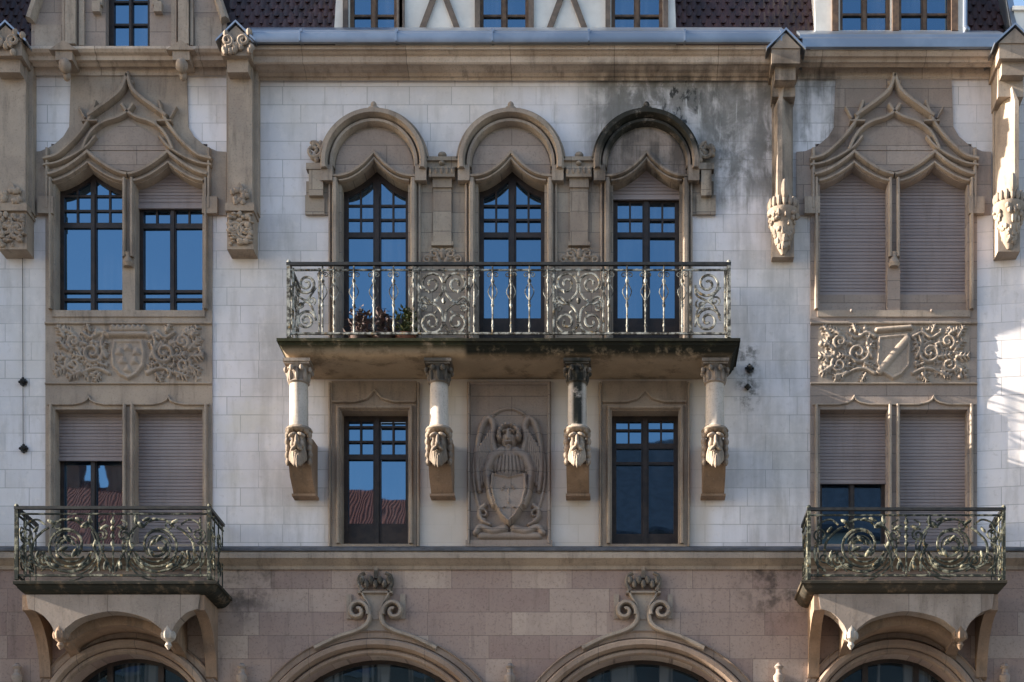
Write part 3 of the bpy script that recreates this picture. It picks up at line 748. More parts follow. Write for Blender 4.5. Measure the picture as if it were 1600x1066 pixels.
# ---- pilasters with carved corbels
def pilaster(px0, px1, right):
    pc = (px0+px1)/2; m = MB(); fo = .18 if px0 > 1500 else 0; D = .30+fo
    x0, x1 = W(px0, 0, D)[0], W(px1, 0, D)[0]; xc = (x0+x1)/2
    za, zb = W(0, 60, D)[1], W(0, 305, D)[1]
    if not right:
        m.box(x0, x1, -.1, D, zb-.25, za); m.box(x0-.06, x0+.05, -.1, D-.12, zb-.2, za-.3); m.box(x1-.05, x1+.06, -.1, D-.12, zb-.2, za-.3)
    else:
        zt = W(0, 150, D)[1]
        m.box(x0, x1, -.1, D-.02, zt, za); h = (x1-x0)/2
        # pointed shaft of three facets below the gablet
        ra, rb = (.30, .70) if px0 > 1500 else (-.72, -.2)
        rings = []
        for z, k in ((zb-.2, .8), (zt-.1, .8), (zt+.14, .12)):
            rings.append([(xc-h*k, .05, z), (xc-h*k, -.12-fo*.6, z), (xc+h*ra*k, -D-.04*k, z), (xc+h*rb*k, -D-.04*k, z), (xc+h*k, -.12, z), (xc+h*k, .05, z)])
        m.loft(rings)
        m.box(x0+.02, x1-.02, -.1, .10, zb-.3, zt+.01)
    p = m.build('pilaster', M['stone'], house)
    # corbel
    m = MB(); zc = W(0, 328, .34)[1]; zl = W(0, 390, .3)[1]; h = (x1-x0)/2
    if not right:
        m.box(x0-.04, x1+.04, -.05, .36, zc-.02, zc+.10)
        m.box(x0-.02, x1+.02, -.05, .31, zl, zc-.019)
        m.add([(x0, -.33, zc+.1), (xc, -.37, zc+.42), (x1, -.33, zc+.1), (x0, -.1, zc+.1), (xc, -.1, zc+.42), (x1, -.1, zc+.1)], [(0, 2, 1), (3, 4, 5), (0, 1, 4, 3), (1, 2, 5, 4), (0, 3, 5, 2)])
        for k in range(46):
            m.ball((xc+random.uniform(-h, h), -.31-random.uniform(0, .03), random.uniform(zl+.05, zc-.05)), (random.uniform(.02, .07), .04, random.uniform(.02, .06)), 7, 5)
        for s in (-1, 1):
            P = spiral(0, 0, .13, .03, 90, s*1.4); m.tube([(xc+s*h*.45+a, -.33, (zl+zc)/2+b) for a, b in P], .025, 6)
        for k in range(12): m.ball((xc+random.uniform(-h*.7, h*.7), -.35, zc+.1+random.uniform(0, .2)), (.05, .05, .05), 7, 5)
    else:
        m.lathe(xc, .16+fo, [(.03, zl-.02), (.09, zl+.08), (.13, zl+.2), (.17, zl+.36), (.20, zl+.52), (.24, zc-.02), (.25, zc+.05), (.19, zc+.08), (.17, zc+.2)], 14)
        m.box(xc-.17, xc+.17, -.05, .16+fo, zl-.05, zc+.1)
        for k in range(60):
            t = random.random(); rr = .07+.16*t; a = random.uniform(-.2, math.pi+.2)
            m.ball((xc+rr*math.cos(a), -.16-fo-rr*math.sin(a), zl+.08+t*(zc-zl-.1)), (random.uniform(.02, .05), .04, random.uniform(.03, .07)), 7, 5)
        for k in range(9):
            a = math.pi*k/8; m.ball((xc+.21*math.cos(a), -.16-fo-.21*math.sin(a), zc+.14), (.045, .045, .09), 7, 5)
        m.ball((xc, -.40-fo, zc+.30), (.06, .06, .15), 7, 6)
    m.build('carved_corbel', M['stone_warm'] if not right else M['stone'], p)
    # gablet with zinc cap
    m = MB(); z = W(0, 72 if not right else 84, .45)[1]; e = (x1-x0)/2+.07; hh = .26
    dd = .62+fo*.7
    m.box(xc-e+.03, xc+e-.03, .0, dd-.05, z-.22, z); m.box(xc-e+.09, xc+e-.09, 0, dd-.14, z-.42, z-.219)
    m.add([(xc-e+.02, -dd+.03, z), (xc, -dd+.03, z+hh-.03), (xc+e-.02, -dd+.03, z), (xc-e+.02, 0, z), (xc, 0, z+hh-.03), (xc+e-.02, 0, z)], [(0, 2, 1), (3, 4, 5), (0, 1, 4, 3), (1, 2, 5, 4), (0, 3, 5, 2)])
    if not right:
        for s in (-1, 1):
            P = spiral(0, 0, .09, .02, 100, s*1.5); m.tube([(xc+s*.12+a, -dd, z-.02+b) for a, b in P], .028, 6)
        for k in range(14): m.ball((xc+random.uniform(-e, e), -dd+.02, z+random.uniform(-.2, .12)), (.05, .05, .06), 7, 5)
    m.build('gablet', M['stone_warm'], p)
    m = MB()
    for s in (-1, 1):
        a = (xc, z+hh+.005); b_ = (xc+s*(e+.05), z-.03)
        m.add([(a[0], -dd, a[1]), (b_[0], -dd, b_[1]), (b_[0], .1, b_[1]), (a[0], .1, a[1]), (a[0], -dd, a[1]+.035), (b_[0], -dd, b_[1]+.035), (b_[0], .1, b_[1]+.035), (a[0], .1, a[1]+.035)],
              [(0, 1, 2, 3), (4, 7, 6, 5), (0, 4, 5, 1), (1, 5, 6, 2), (2, 6, 7, 3), (3, 7, 4, 0)])
    m.build('zinc_cap', M['zinc'], p)
pilaster(0, 40, False); pilaster(357, 394, False); pilaster(1207, 1243, True); pilaster(1560, 1600, True)

# ================================================================== BALCONIES
def T3(pts, d): return [(x, -d, z) for x, z in WL(pts, d)]
def scroll_panel(m, x0, x1, y0, y1, d, r=.013):
    """tall heart and volute panel in front-plane photo pixels"""
    c = (x0+x1)/2; w = (x1-x0)/2; h = y1-y0
    def t(p, rr=r): m.tube(T3(p, d), rr, 5, flat=.7)
    if w > 30:
        for s in (-1, 1):
            g_ = lambda pts: [(c+s*(x-c), y) for x, y in pts]
            t(g_(spiral(c+w*.47, y0+h*.24, w*.44, w*.08, 175, -1.6)), r*1.15)
            t(g_(spiral(c+w*.47, y1-h*.17, w*.44, w*.08, 190, 1.6)), r*1.15)
            t(g_(spline([(c+w*.03, y0+h*.24), (c+w*.10, y0+h*.40), (c+w*.5, y0+h*.55), (c+w*.86, y0+h*.48)], 5)))
            t(g_(spline([(c+w*.03, y1-h*.17), (c+w*.12, y1-h*.36), (c+w*.45, y1-h*.47), (c+w*.75, y1-h*.56), (c+w*.93, y1-h*.46)], 5)))
            t(g_(spiral(c+w*.74, y0+h*.60, w*.17, w*.04, 90, -1.3)), r*.8)
            t(g_([(c+w*.95, y0), (c+w*.95, y1)]), r)
            for q in ((.3, .5, 30), (.55, .36, 70), (.3, .68, -40), (.85, .30, 60), (.8, .83, -60)):
                x, z = W(c+s*w*q[0], y0+h*q[1], d); m.ball((x, -d-.006, z), (.035, .012, .018), 7, 5, Matrix.Rotation(-R(q[2])*s, 3, 'Y'))
        t([(c, y0), (c, y0+h*.12)]); x, z = W(c, y0+h*.5, d); m.ball((x, -d, z), (.035, .03, .05), 7, 5)
    else:
        for s in (0,):
            t(spiral(c, y0+h*.24, w*.72, w*.12, 200, 1.8), r*1.15); t(spiral(c, y1-h*.2, w*.72, w*.12, 20, 1.8), r*1.15)
            t(spline([(c-w*.68, y0+h*.26), (c-w*.6, y0+h*.42), (c+w*.3, y0+h*.56), (c+w*.72, y1-h*.2)], 6))
            t(spline([(c+w*.7, y0+h*.3), (c+w*.1, y0+h*.48), (c-w*.55, y0+h*.62), (c-w*.7, y1-h*.1)], 6), r*.9)
            t([(x1-1, y0), (x1-1, y1)]); t([(x0+1, y0), (x0+1, y1)])
            t(spiral(c+w*.4, y0+h*.5, w*.3, w*.06, 300, 1.2), r*.8); t(spiral(c-w*.4, y0+h*.56, w*.3, w*.06, 120, 1.2), r*.8)
def baluster(px, y0, y1, d, orn=True, parent=None, mat=None):
    m = MB(); m.tube(T3([(px, y0), (px, y1)], d), .0145, 6)
    x, z0 = W(px, y1, d); _, z1 = W(px, y0, d); h = z1-z0
    if orn:
        for t, rr in ((.12, .022), (.42, .026), (.47, .02), (.78, .03), (.93, .024)): m.ball((x, -d, z0+h*t), (rr, rr, rr*1.3), 7, 5)
        for s in (-1, 1):
            m.tube(T3([(px+s*q[0], q[1]) for q in spiral(5, y0+(y1-y0)*.13, 4.5, 1.2, 180, -1.3)], d), .008, 5)
            m.tube(T3([(px+s*q[0], q[1]) for q in spline([(1, y0+(y1-y0)*.5), (7, y0+(y1-y0)*.38), (2, y0+(y1-y0)*.26)], 4)], d), .008, 5)
    return m.build('baluster', M[mat or 'iron'], parent)
def railing(bal, x0, x1, y0, y1, d, mat, dback=.06, rail_r=.022):
    """hand rail and foot rail along three sides, side panels"""
    xa, zt = W(x0, y0, d); xb, zb = W(x1, y1, d)
    m = MB(); y_ = -d
    m.box(xa-.03, xb+.03, d-.025, d+.03, zt-.022, zt+.022)
    for x in (xa, xb): m.box(x-.028, x+.028, dback, d-.0251, zt-.022, zt+.022)
    m.build('handrail', M['iron_black'], bal)
    m = MB(); m.box(xa-.015, xb+.015, d-.015, d+.015, zb+.02, zb+.05); m.box(xa-.015, xb+.015, d-.015, d+.015, zt-.10, zt-.078)
    for x in (xa, xb): m.box(x-.014, x+.014, dback, d-.0151, zb+.02, zb+.05); m.box(x-.014, x+.014, dback, d-.0151, zt-.10, zt-.078)
    m.build('foot_rail', M[mat], bal)
    for x in (xa, xb):
        m = MB(); m.box(x-.026, x+.026, d-.026, d+.026, zb-.03, zt-.022)
        m.ball((x, -d, zt+.03), .035, 8, 6); m.build('corner_post', M[mat], bal)
        m = MB(); n = 3 if d < 1.2 else 4; h = zt-zb
        for k in range(n):
            dd = dback+.05+(d-dback-.1)*k/n; m.tube([(x, -dd, zb+.03), (x, -dd, zt-.02)], .012, 5)
        P = lambda c, z, r0, a, tr: [(x, -(c+q[0]), z-q[1]) for q in spiral(0, 0, r0, r0*.2, a, tr)]
        for cc in (dback+(d-dback)*.3, dback+(d-dback)*.72):
            m.tube(P(cc, zb+h*.27, .13, 40, 1.6), .013, 5); m.tube(P(cc, zb+h*.70, .13, 220, 1.6), .013, 5)
            m.tube([(x, -cc-.12, zb+h*.3), (x, -cc, zb+h*.5), (x, -cc+.12, zb+h*.7)], .013, 5)
        m.build('side_panel', M[mat], bal)

# ---- the long centre balcony
BD = .95
xl, zt = W(432, 527, BD); xr, _ = W(1157, 527, BD)
m = MB(); rings = []
for z, i in ((zt, .03), (zt-.012, 0), (zt-.055, 0), (zt-.062, .03), (zt-.10, .035), (zt-.12, .06), (zt-.155, .075), (zt-.19, .11), (zt-.225, .17), (zt-.245, .23), (zt-.25, .26)):
    rings.append([(xl+i, .0, z), (xr-i, .0, z), (xr-i, -BD+i, z), (xl+i, -BD+i, z)])
m.loft(rings)
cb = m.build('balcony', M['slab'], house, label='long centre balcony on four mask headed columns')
zs = zt-.25
RD = .86
railing(cb, 451, 1139, 413, 525, RD, 'iron')
for x0, x1 in ((457, 500), (652, 735), (863, 945), (1078, 1134)):
    m = MB(); scroll_panel(m, x0, x1, 419, 521, RD, .019); m.build('scroll_panel', M['iron'], cb)
for px in (504, 522, 646, 741, 856, 951, 1066): baluster(px, 416, 522, RD, True, cb)
for a, b_ in ((522, 646), (741, 856), (951, 1066)):
    for k in range(1, 4): baluster(a+(b_-a)*k/4, 416, 522, RD, True, cb)

# ---- columns with mask corbels carrying it
def mask_geo():
    m = MB()       # local: x, depth forward = -y, z from chin 0 up
    m.ball((0, .03, .33), (.175, .16, .24), 18, 14)
    m.lathe(0, -.02, [(.15, .47), (.205, .485), (.21, .52), (.17, .535), (.20, .55), (.19, .585), (.14, .595)], 20)
    m.ball((0, -.10, .24), (.11, .09, .12), 12, 9)                   # jaw
    m.ball((0, -.235, .34), (.036, .06, .085), 9, 7); m.ball((0, -.27, .285), (.05, .05, .035), 9, 7)
    for s in (-1, 1):
        m.ball((s*.085, -.18, .30), (.055, .055, .06), 9, 7)
        m.ball((s*.085, -.205, .425), (.085, .06, .03), 9, 7, Matrix.Rotation(s*.25, 3, 'Y'))
        m.ball((s*.078, -.195, .372), (.034, .03, .022), 8, 6)
        m.ball((s*.055, -.235, .235), (.075, .04, .028), 9, 7, Matrix.Rotation(s*.5, 3, 'Y'))
        m.ball((s*.20, -.02, .34), (.04, .06, .09), 8, 7)
        for k in range(5): m.ball((s*(.21+.01*(k % 2)), -.06+.01*k, .46-.09*k), (.055, .065, .055), 8, 6)
        for k in range(4): m.ball((s*(.04+.032*k), -.17+.02*k, .10+.03*k), (.032, .055, .11), 8, 6, Matrix.Rotation(-s*.25, 3, 'Y'))
    for k in range(7):
        a = math.pi*k/6; m.ball((.17*math.cos(a), -.13-.05*math.sin(a), .50+.03*math.sin(a)), (.05, .055, .05), 8, 6)
    m.ball((0, -.19, .195), (.05, .04, .018), 8, 6)
    for k in range(-2, 3): m.ball((k*.035, -.19+.012*abs(k), .07+.025*abs(k)), (.022, .05, .10), 8, 7)
    me = bpy.data.meshes.new('mask'); me.from_pydata(m.v, [], m.f)
    bm = bmesh.new(); bm.from_mesh(me); bmesh.ops.recalc_face_normals(bm, faces=bm.faces); bm.to_mesh(me); bm.free()
    o = bpy.data.objects.new('t', me); COL.objects.link(o)
    md = o.modifiers.new('r', 'REMESH'); md.mode = 'VOXEL'; md.voxel_size = .0105
    dg = bpy.context.evaluated_depsgraph_get(); dg.update()
    me2 = bpy.data.meshes.new_from_object(o.evaluated_get(dg))
    q = MB(); q.add([tuple(v.co) for v in me2.vertices], [tuple(p.vertices) for p in me2.polygons])
    bpy.data.objects.remove(o); return q
COLD = .62
zcap = zs; zs0 = W(0, 600, COLD)[1]; zsh = W(0, 672, COLD)[1]; zch = W(0, 735, COLD)[1]; zbl = W(0, 772, .2)[1]
def make_column():
    root = empty('column', (0, 0, 0), house)
    m = MB(); m.lathe(0, COLD, [(.155, zsh-.02), (.155, zsh+.04), (.145, zsh+.06), (.14, zs0-.06), (.135, zs0+.01)], 20); m.build('shaft', M['stone_shaft'], root)
    m = MB(); m.box(-.205, .205, COLD-.2, COLD+.2, zcap-.05, zcap-.002); m.box(-.185, .185, COLD-.18, COLD+.18, zcap-.08, zcap-.0501)
    m.lathe(0, COLD, [(.14, zs0-.02), (.165, zs0), (.14, zs0+.03), (.145, zs0+.1), (.16, zs0+.2), (.18, zcap-.08)], 16)
    for k in range(8):
        a = 2*math.pi*k/8; m.ball((.15*math.cos(a), -COLD-.15*math.sin(a), zs0+.10), (.035, .035, .10), 7, 6); m.ball((.20*math.cos(a+.4), -COLD-.20*math.sin(a+.4), zcap-.14), (.035, .04, .045), 7, 6)
    m.build('capital', M['stone_pale'], root)
    q = mask_geo(); h = zsh-zch; k = h/.56
    q.v = [(x*.79, y*.9-COLD+.03, z*k+zch+.02) for x, y, z in q.v]
    q.lathe(0, COLD, [(.19, zsh-.05), (.21, zsh-.02), (.19, zsh+.015), (.16, zsh+.02)], 20)
    q.build('mask_head', M['stone_mask'], root, 60)
    m = MB(); w_ = .17
    prof = [(-.05, zbl), (.20, zbl), (.24, zbl+.04), (.46, zch-.04), (.56, zch+.12), (.50, zch+.3), (.40, zsh-.06), (-.05, zsh-.02)]
    m.add([(-w_, -d, z) for d, z in prof]+[(w_, -d, z) for d, z in prof], [(i, (i+1) % 8, 8+(i+1) % 8, 8+i) for i in range(8)]+[tuple(range(8)), tuple(range(15, 7, -1))])
    m.box(-w_-.02, w_+.02, -.05, .225, zbl-.035, zbl-.001)
    m.build('corbel_block', M['stone_brown'], root)
    return root
def copy_tree(o, parent=None):
    c = o.copy(); COL.objects.link(c); c.parent = parent or o.parent
    for ch in list(o.children): copy_tree(ch, c)
    return c
proto = make_column()
labs = ['first column, sunlit along its whole shaft', 'second column with a dark mossy capital', 'third column with a blackened shaft', 'fourth column with a pale grey shaft']
for i, px in enumerate((467, 686, 902, 1117)):
    o = proto if i == 0 else copy_tree(proto)
    o.location = (W(px, 0, COLD)[0], 0, 0); o['label'] = labs[i]

# ---- the two small balconies
def small_balcony(x0, x1, left):
    c = (x0+x1)/2; hw = (x1-x0)/2; D = .98; dr = .90
    q = lambda pts: [(c+x, y) for x, y in pts]
    ytop = 907 if left else 906
    xa, zt = W(c-hw-6 if left else c-hw-12, ytop, D); xb, _ = W(c+hw+12 if left else c+hw+6, ytop, D)
    m = MB(); rings = []
    for z, i in ((zt, .02), (zt-.01, 0), (zt-.05, 0), (zt-.06, .03), (zt-.10, .05), (zt-.13, .08), (zt-.155, .11), (zt-.175, .16)):
        rings.append([(xa+i, 0, z), (xb-i, 0, z), (xb-i, -D+i, z), (xa+i, -D+i, z)])
    m.loft(rings)
    bal = m.build('balcony', M['slab2'], house, label='small balcony on carved brackets under the paired windows ' + ('with leafy scroll railing' if left else 'with sunlit corner post'))
    railing(bal, x0, x1, 794 if left else 796, 903, dr, 'iron_dark', rail_r=.02)
    m = MB(); t = lambda p, rr=.014: m.tube(T3(q(p), dr), rr*1.35, 5, flat=.7)
    for s in (-1, 1):
        f = lambda pts: [(s*x, y) for x, y in pts]
        t(f(spiral(70, 852, 37, 5, 200, 1.9)), .016); t(f(spiral(70, 852, 30, 8, 215, .8)), .012); t(f(spiral(106, 876, 13, 3, 90, -1.6)), .013)
        for k_ in range(3): t(f(arc(70, 852, 43+6*k_, 150+8*k_, 268, 14)), .010)
        for k_ in range(2): t(f(arc(70, 852, 22-7*k_, 10, 230, 12)), .009)
        t(f(spiral(128, 872, 9, 2, 150, 1.4)), .011); t(f(spline([(92, 893), (104, 886), (112, 893)], 5)), .010)
        t(f(spline([(12, 812), (22, 818), (16, 826), (6, 822)], 5)), .010); t(f(spiral(88, 822, 8, 2, 20, 1.2)), .010)
        t(f(spline([(34, 862), (44, 884), (70, 893), (98, 884), (110, 862)], 6)), .016)
        t(f(spline([(106, 889), (124, 878), (126, 850), (112, 832), (100, 824)], 6)), .015)
        t(f(spline([(33, 850), (24, 870), (22, 893)], 6)), .016); t(f(spline([(40, 818), (26, 834), (20, 856), (8, 880), (4, 893)], 6)), .015)
        t(f(spline([(96, 824), (80, 812), (58, 814), (44, 824), (32, 814)], 6)), .014); t(f(spiral(134, 836, 11, 3, 270, 1.5)), .012)
        t(f(spiral(18, 836, 10, 2.5, 60, 1.4)), .013); t(f(spline([(126, 893), (140, 880), (143, 856), (132, 848)], 6)), .014)
        t(f([(hw-14, 808), (hw-14, 902)]), .011); t(f(spline([(106, 820), (118, 812), (132, 816), (138, 826)], 5)), .012)
        for (x, y, a, l) in ((44, 820, 40, 1.3), (52, 812, -20, 1.2), (36, 812, 90, 1.2), (66, 812, 10, 1), (60, 864, 60, 1.4), (78, 858, 20, 1.4), (72, 842, -50, 1.2), (28, 850, 70, 1.1), (14, 824, 30, 1.1), (96, 816, -30, 1.2), (120, 828, 50, 1), (90, 884, -20, 1.2), (48, 882, 30, 1.1), (12, 884, 80, 1.2), (118, 866, 70, 1), (62, 848, 120, 1), (84, 870, 150, 1)):
            x_, z_ = W(c+s*x, y, dr); m.ball((x_, -dr-.01, z_), (.06*l, .018, .024*l), 8, 5, Matrix.Rotation(R(a)*s, 3, 'Y'))
    for y in (816, 826, 838, 850): x_, z_ = W(c, y, dr); m.ball((x_, -dr-.01, z_), (.035, .03, .04), 7, 5)
    t([(0, 806), (0, 896)], .012)
    m.build('scroll_panel', M['iron_dark'], bal)
    # spandrel front and brackets
    DF = .84; k = hw/153.0
    P = lambda pts: WL([(c+x*k, y) for x, y in pts], DF)
    zz = zt-.176
    lo = spline([(-135, 951), (-116, 958), (-100, 974), (-92, 990)], 4) + [(-86, 998), (-80, 990)] + spline([(-76, 982), (-50, 965), (0, 955), (50, 965), (76, 982)], 6) + [(80, 990), (86, 998)] + spline([(92, 990), (100, 974), (116, 958), (135, 951)], 4)
    top = [(P([(138, 0)])[0][0], zz), (P([(-138, 0)])[0][0], zz)]
    m = MB(); m.plate([P(lo) + top], DF-.26, DF)
    m.build('spandrel', M['stone_pale2'], bal)
    m = MB()
    # barrel soffit behind the front arch, mid rib
    lo2 = spline([(-84, 1003), (-70, 990), (-40, 975), (0, 969), (40, 975), (70, 990), (84, 1003)], 6)
    m.plate([P(lo2) + [(P([(84, 0)])[0][0], zz), (P([(-84, 0)])[0][0], zz)]], .0, DF-.30)
    m.build('vault', M['stone_brown'], bal)
    for xx in (-136, -86, 86, 136):
        xm = P([(xx, 0)])[0][0]; m = MB(); wd = .085; zb = W(0, 1060 if abs(xx) > 100 else 1030)[1]; zf = P([(0, 953 if abs(xx) > 100 else 997)])[0][1]
        prof = [(.0, zz), (DF-.02 if abs(xx) > 100 else DF-.26, zz), (DF-.02 if abs(xx) > 100 else DF-.26, zf)]
        n = 9; d0, d1 = prof[-1][0], .10
        for i in range(1, n+1):
            a = math.pi/2*i/n; prof.append((d1+(d0-d1)*(1-math.sin(a)), zf+(zb-zf)*(1-math.cos(a)) if abs(xx) > 100 else zf+(zb-zf)*i/n))
        prof.append((.0, zb-.06)); N = len(prof)
        m.add([(xm-wd, -d, z) for d, z in prof]+[(xm+wd, -d, z) for d, z in prof], [(i, (i+1) % N, N+(i+1) % N, N+i) for i in range(N)]+[tuple(range(N)), tuple(range(2*N-1, N-1, -1))])
        if abs(xx) < 100:
            z0 = P([(0, 997)])[0][1]; pm = MB(); pd = DF+.03
            pm.lathe(xm, pd-.10, [(.012, z0-.16), (.055, z0-.10), (.035, z0-.05), (.09, z0+.0), (.10, z0+.07), (.075, z0+.16), (.055, z0+.30), (.03, z0+.38)], 12)
            for k2 in range(7): a2 = k2*2*math.pi/7; pm.ball((xm+.085*math.cos(a2), -pd+.10-.085*math.sin(a2), z0+.05), (.03, .03, .065), 7, 6)
            pm.build('pendant', M['stone_shaft'] if (xx > 0) == left else M['stone_brown'], bal)  # pale stone paints sunlight on right balcony's inner pendant, white droppings on left's
        m.build('bracket', M['stone_brown'], bal)
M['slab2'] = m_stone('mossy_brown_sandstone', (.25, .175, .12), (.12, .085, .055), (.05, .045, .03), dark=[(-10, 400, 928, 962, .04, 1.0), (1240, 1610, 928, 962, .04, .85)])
M['stone_pale2'] = m_stone('grey_sandstone', (.36, .295, .25), (.27, .22, .185), (.25, .215, .19), 1.1, 3, streak=.5)
small_balcony(26, 327, True); small_balcony(1264, 1568, False)

# ================================================================== ARCADE
ARCH = ((202, 1144, 122, 139, True), (588, 1202, 178, 197, False), (1005, 1202, 178, 197, False), (1397, 1144, 122, 139, True))
def arch_loop(cx, cy, r): return [(cx-r, 1738)] + arc(cx, cy, r, 180, 0, 40) + [(cx+r, 1738)]
MB().plate([WL([(-70, 1770), (-70, 880), (1750, 880), (1750, 1770)])] + [WL(arch_loop(cx, cy, r)) for cx, cy, r, r2, s in ARCH], -.45, .02).build('ashlar_wall', M['ashlar'], house)
for cx, cy, r, r2, small in ARCH:
    m = MB(); path = lambda rr: WL([(cx-rr, 1738)] + arc(cx, cy, rr, 180, 0, 48) + [(cx+rr, 1738)])
    m.sweep(path(r+4), roll(.045, .05), d=.02); m.sweep(path(r2-2), roll(.075, .11), d=.02)
    m.sweep(path(r2+12), [(-.05, -.01), (-.05, .045), (.03, .045), (.05, .07), (.07, .045), (.075, -.01)], d=.02)
    m.build('arch_moulding', M['stone_arch'], house)
    fr = MB(); d = -.34; loop = arch_loop(cx, cy, r+2)
    inn = arch_loop(cx, cy, r-6); inn[0] = (inn[0][0], 1730); inn[-1] = (inn[-1][0], 1730)
    fr.plate([WL(loop), WL(inn)], d-.06, d)
    xs = (-r*.52, r*.52) if not small else (-r*.33, r*.33)
    for x in xs: fr.pbox(cx+x-4.5, cx+x+4.5, cy-math.sqrt(r*r-x*x), 1735, d-.05, d+.02)
    fr.pbox(cx-r+3, cx+r-3, cy-6, cy+6, d-.05, d+.015)
    f = fr.build('shop_window', M['dark_wood'], house)
    m = MB(); m.plate([WL(inn)], d-.04, d-.03); m.build('pane', M['glass_dark'], f)
    if not small:
        # lyre shaped keystone: two volutes, fan and crown
        m = MB(); q = lambda pts: WL([(cx+x, y) for x, y in pts])
        for s in (-1, 1):
            P = spline([(s*95, 1015), (s*60, 998), (s*30, 988), (s*14, 978), (s*9, 964), (s*14, 950)], 8)
            m.sweep(q(P), roll(.045, .09), d=.02)
            m.sweep(q([(s*x, y) for x, y in spiral(28, 957, 17, 3, 200, -1.35)]), roll(.04, .10), d=.02)
            m.sweep(q(spline([(s*8, 962), (s*10, 948), (s*18, 935), (s*24, 922)], 5)), roll(.022, .08), d=.02)
            m.tube([(x, -.09, z) for x, z in q([(s*a, b) for a, b in spline([(20, 925), (26, 915), (24, 903), (16, 898)], 5)])], .03, 6)
            m.pbox(cx+s*38-8 if s < 0 else cx+s*38, cx+s*38 if s < 0 else cx+s*38+8, 930, 968, .02, .05)
        m.plate([q([(-22, 930), (22, 930), (14, 948), (4, 970), (-4, 970), (-14, 948)])], .02, .075)
        m.plate([q([(-10, 964), (10, 964), (16, 984), (30, 996), (-30, 996), (-16, 984)])], .02, .06)
        for k in range(-3, 4):
            m.ball((W(cx+k*7, 0)[0], -.08, W(0, 915-abs(k) % 2*6)[1]), (.045, .06, .07), 8, 6)
        m.sweep(q([(-27, 928), (27, 928)]), roll(.03, .08), d=.02); m.pbox(cx-3, cx+3, 886, 905, .02, .07)
        m.build('keystone_ornament', M['stone_key'] if 'stone_key' in M else M['stone'], house)
# colonnette tips between the arches
for px in (27, 378, 797, 1217, 1570):
    m = MB(); x = W(px, 0, .12)[0]; z = W(0, 1042, .12)[1]
    m.lathe(x, .12, [(.055, .6), (.055, z-.25), (.085, z-.2), (.085, z-.14), (.05, z-.1), (.045, z-.04), (.075, z), (.02, z+.06)], 12)
    m.box(x-.12, x+.12, .0, .22, .13, .6)
    m.build('colonnette', M['stone_pink'], house)

# ================================================================== ROOF STOREY
# wall gable over the left bay
gx = [(-152, 74), (-152, 36), (-140, 0), (-122, -60), (-92, -140), (-52, -205), (0, -240)]
g_out = gx + [(-x, y) for x, y in reversed(gx[:-1])]
q = lambda pts: WL([(201+x, y) for x, y in pts])
m = MB(); m.plate([q(g_out), q(rect(-36, 33, -95, 72))], -.3, .0); m.build('gable', M['stone_pink'], house)
m = MB()
for s in (-1, 1):
    m.pbox(201+s*88-8, 201+s*88+8, -110, 74, 0, .10); m.pbox(201+s*72-4, 201+s*72+4, -110, 74, 0, .05)
    m.pbox(201+s*43-4, 201+s*43+4, -100, 12, .0, .07); m.pbox(201+s*48-6, 201+s*48+6, 8, 24, .0, .10)
    m.pbox(201+s*100-2, 201+s*100+2, -110, 74, 0, .06)
    m.sweep(q([(s*x, y) for x, y in gx[1:]]), roll(.07, .12), d=.0)
m.build('gable_moulding', M['stone'], house)
for a, b_, t in ((104, 146, 28), (-146, -104, 40)): m = MB(); m.pbox(201+a, 201+b_, t, 74, .0, .02); m.build('gable_infill', M['stone_pale'], house)
window(165, 234, -95, 73, lattice=(-40, 2, 38), rails=(), stile=6, fw=8, cols=1, label='small gable window of blue panes', d=-.16)
# roof slopes with rows of rounded tiles
def tiles(name, px0, px1, ybase, d0, rows, slope_top, right=None, left=None):
    m = MB(); x0, x1 = W(px0, 0)[0], W(px1, 0)[0]; zb = W(0, ybase)[1]
    pitch = .145; tw = .155; dy = .055
    m.add([(x0, d0+.04, zb), (x1, d0+.04, zb), (x1, d0+.04+rows*dy, zb+rows*pitch), (x0, d0+.04+rows*dy, zb+rows*pitch)], [(0, 1, 2, 3)])
    for j in range(rows):
        z = zb+j*pitch; y = d0+j*dy; off = (j % 2)*tw/2
        n = int((x1-x0)/tw)
        for i in range(n):
            a = x0+off+i*tw+.004; b_ = a+tw-.008
            if b_ > x1: continue
            j_ = random.uniform(-.008, .008); K = 6; lo = []; hi = []; un = []
            for k in range(K+1):
                u = k/K; bul = math.sin(math.pi*u); xx = a+(b_-a)*u
                lo.append((xx, y-.02-.05*bul+j_, z+.045-.075*bul**.6)); hi.append((xx, y+dy-.01-.03*bul, z+pitch+.05)); un.append((xx, y-.005+j_, z+.05-.075*bul**.6))
            m.add(lo+hi+un, [(k, k+1, K+1+k+1, K+1+k) for k in range(K)]+[(2*K+2+k, 2*K+3+k, k+1, k) for k in range(K)])
    return m.build(name, M['slate'], house, 0, recalc=False)
tiles('tiled_roof', 350, 532, 52, .12, 14, 0); tiles('tiled_roof', 1046, 1300, 52, .12, 14, 0); tiles('tiled_roof', 1498, 1580, 56, .12, 14, 0); tiles('tiled_roof', -60, 60, 60, .5, 14, 0)
# backing ridge so the roof is a solid from the side
m = MB(); z0, z1 = W(0, 60)[1], W(0, -150)[1]
m.box(W(-60, 0)[0], W(1578, 0)[0], -9, -1.05, z0, z1-.05); m.build('roof_core', M['slate'], house)
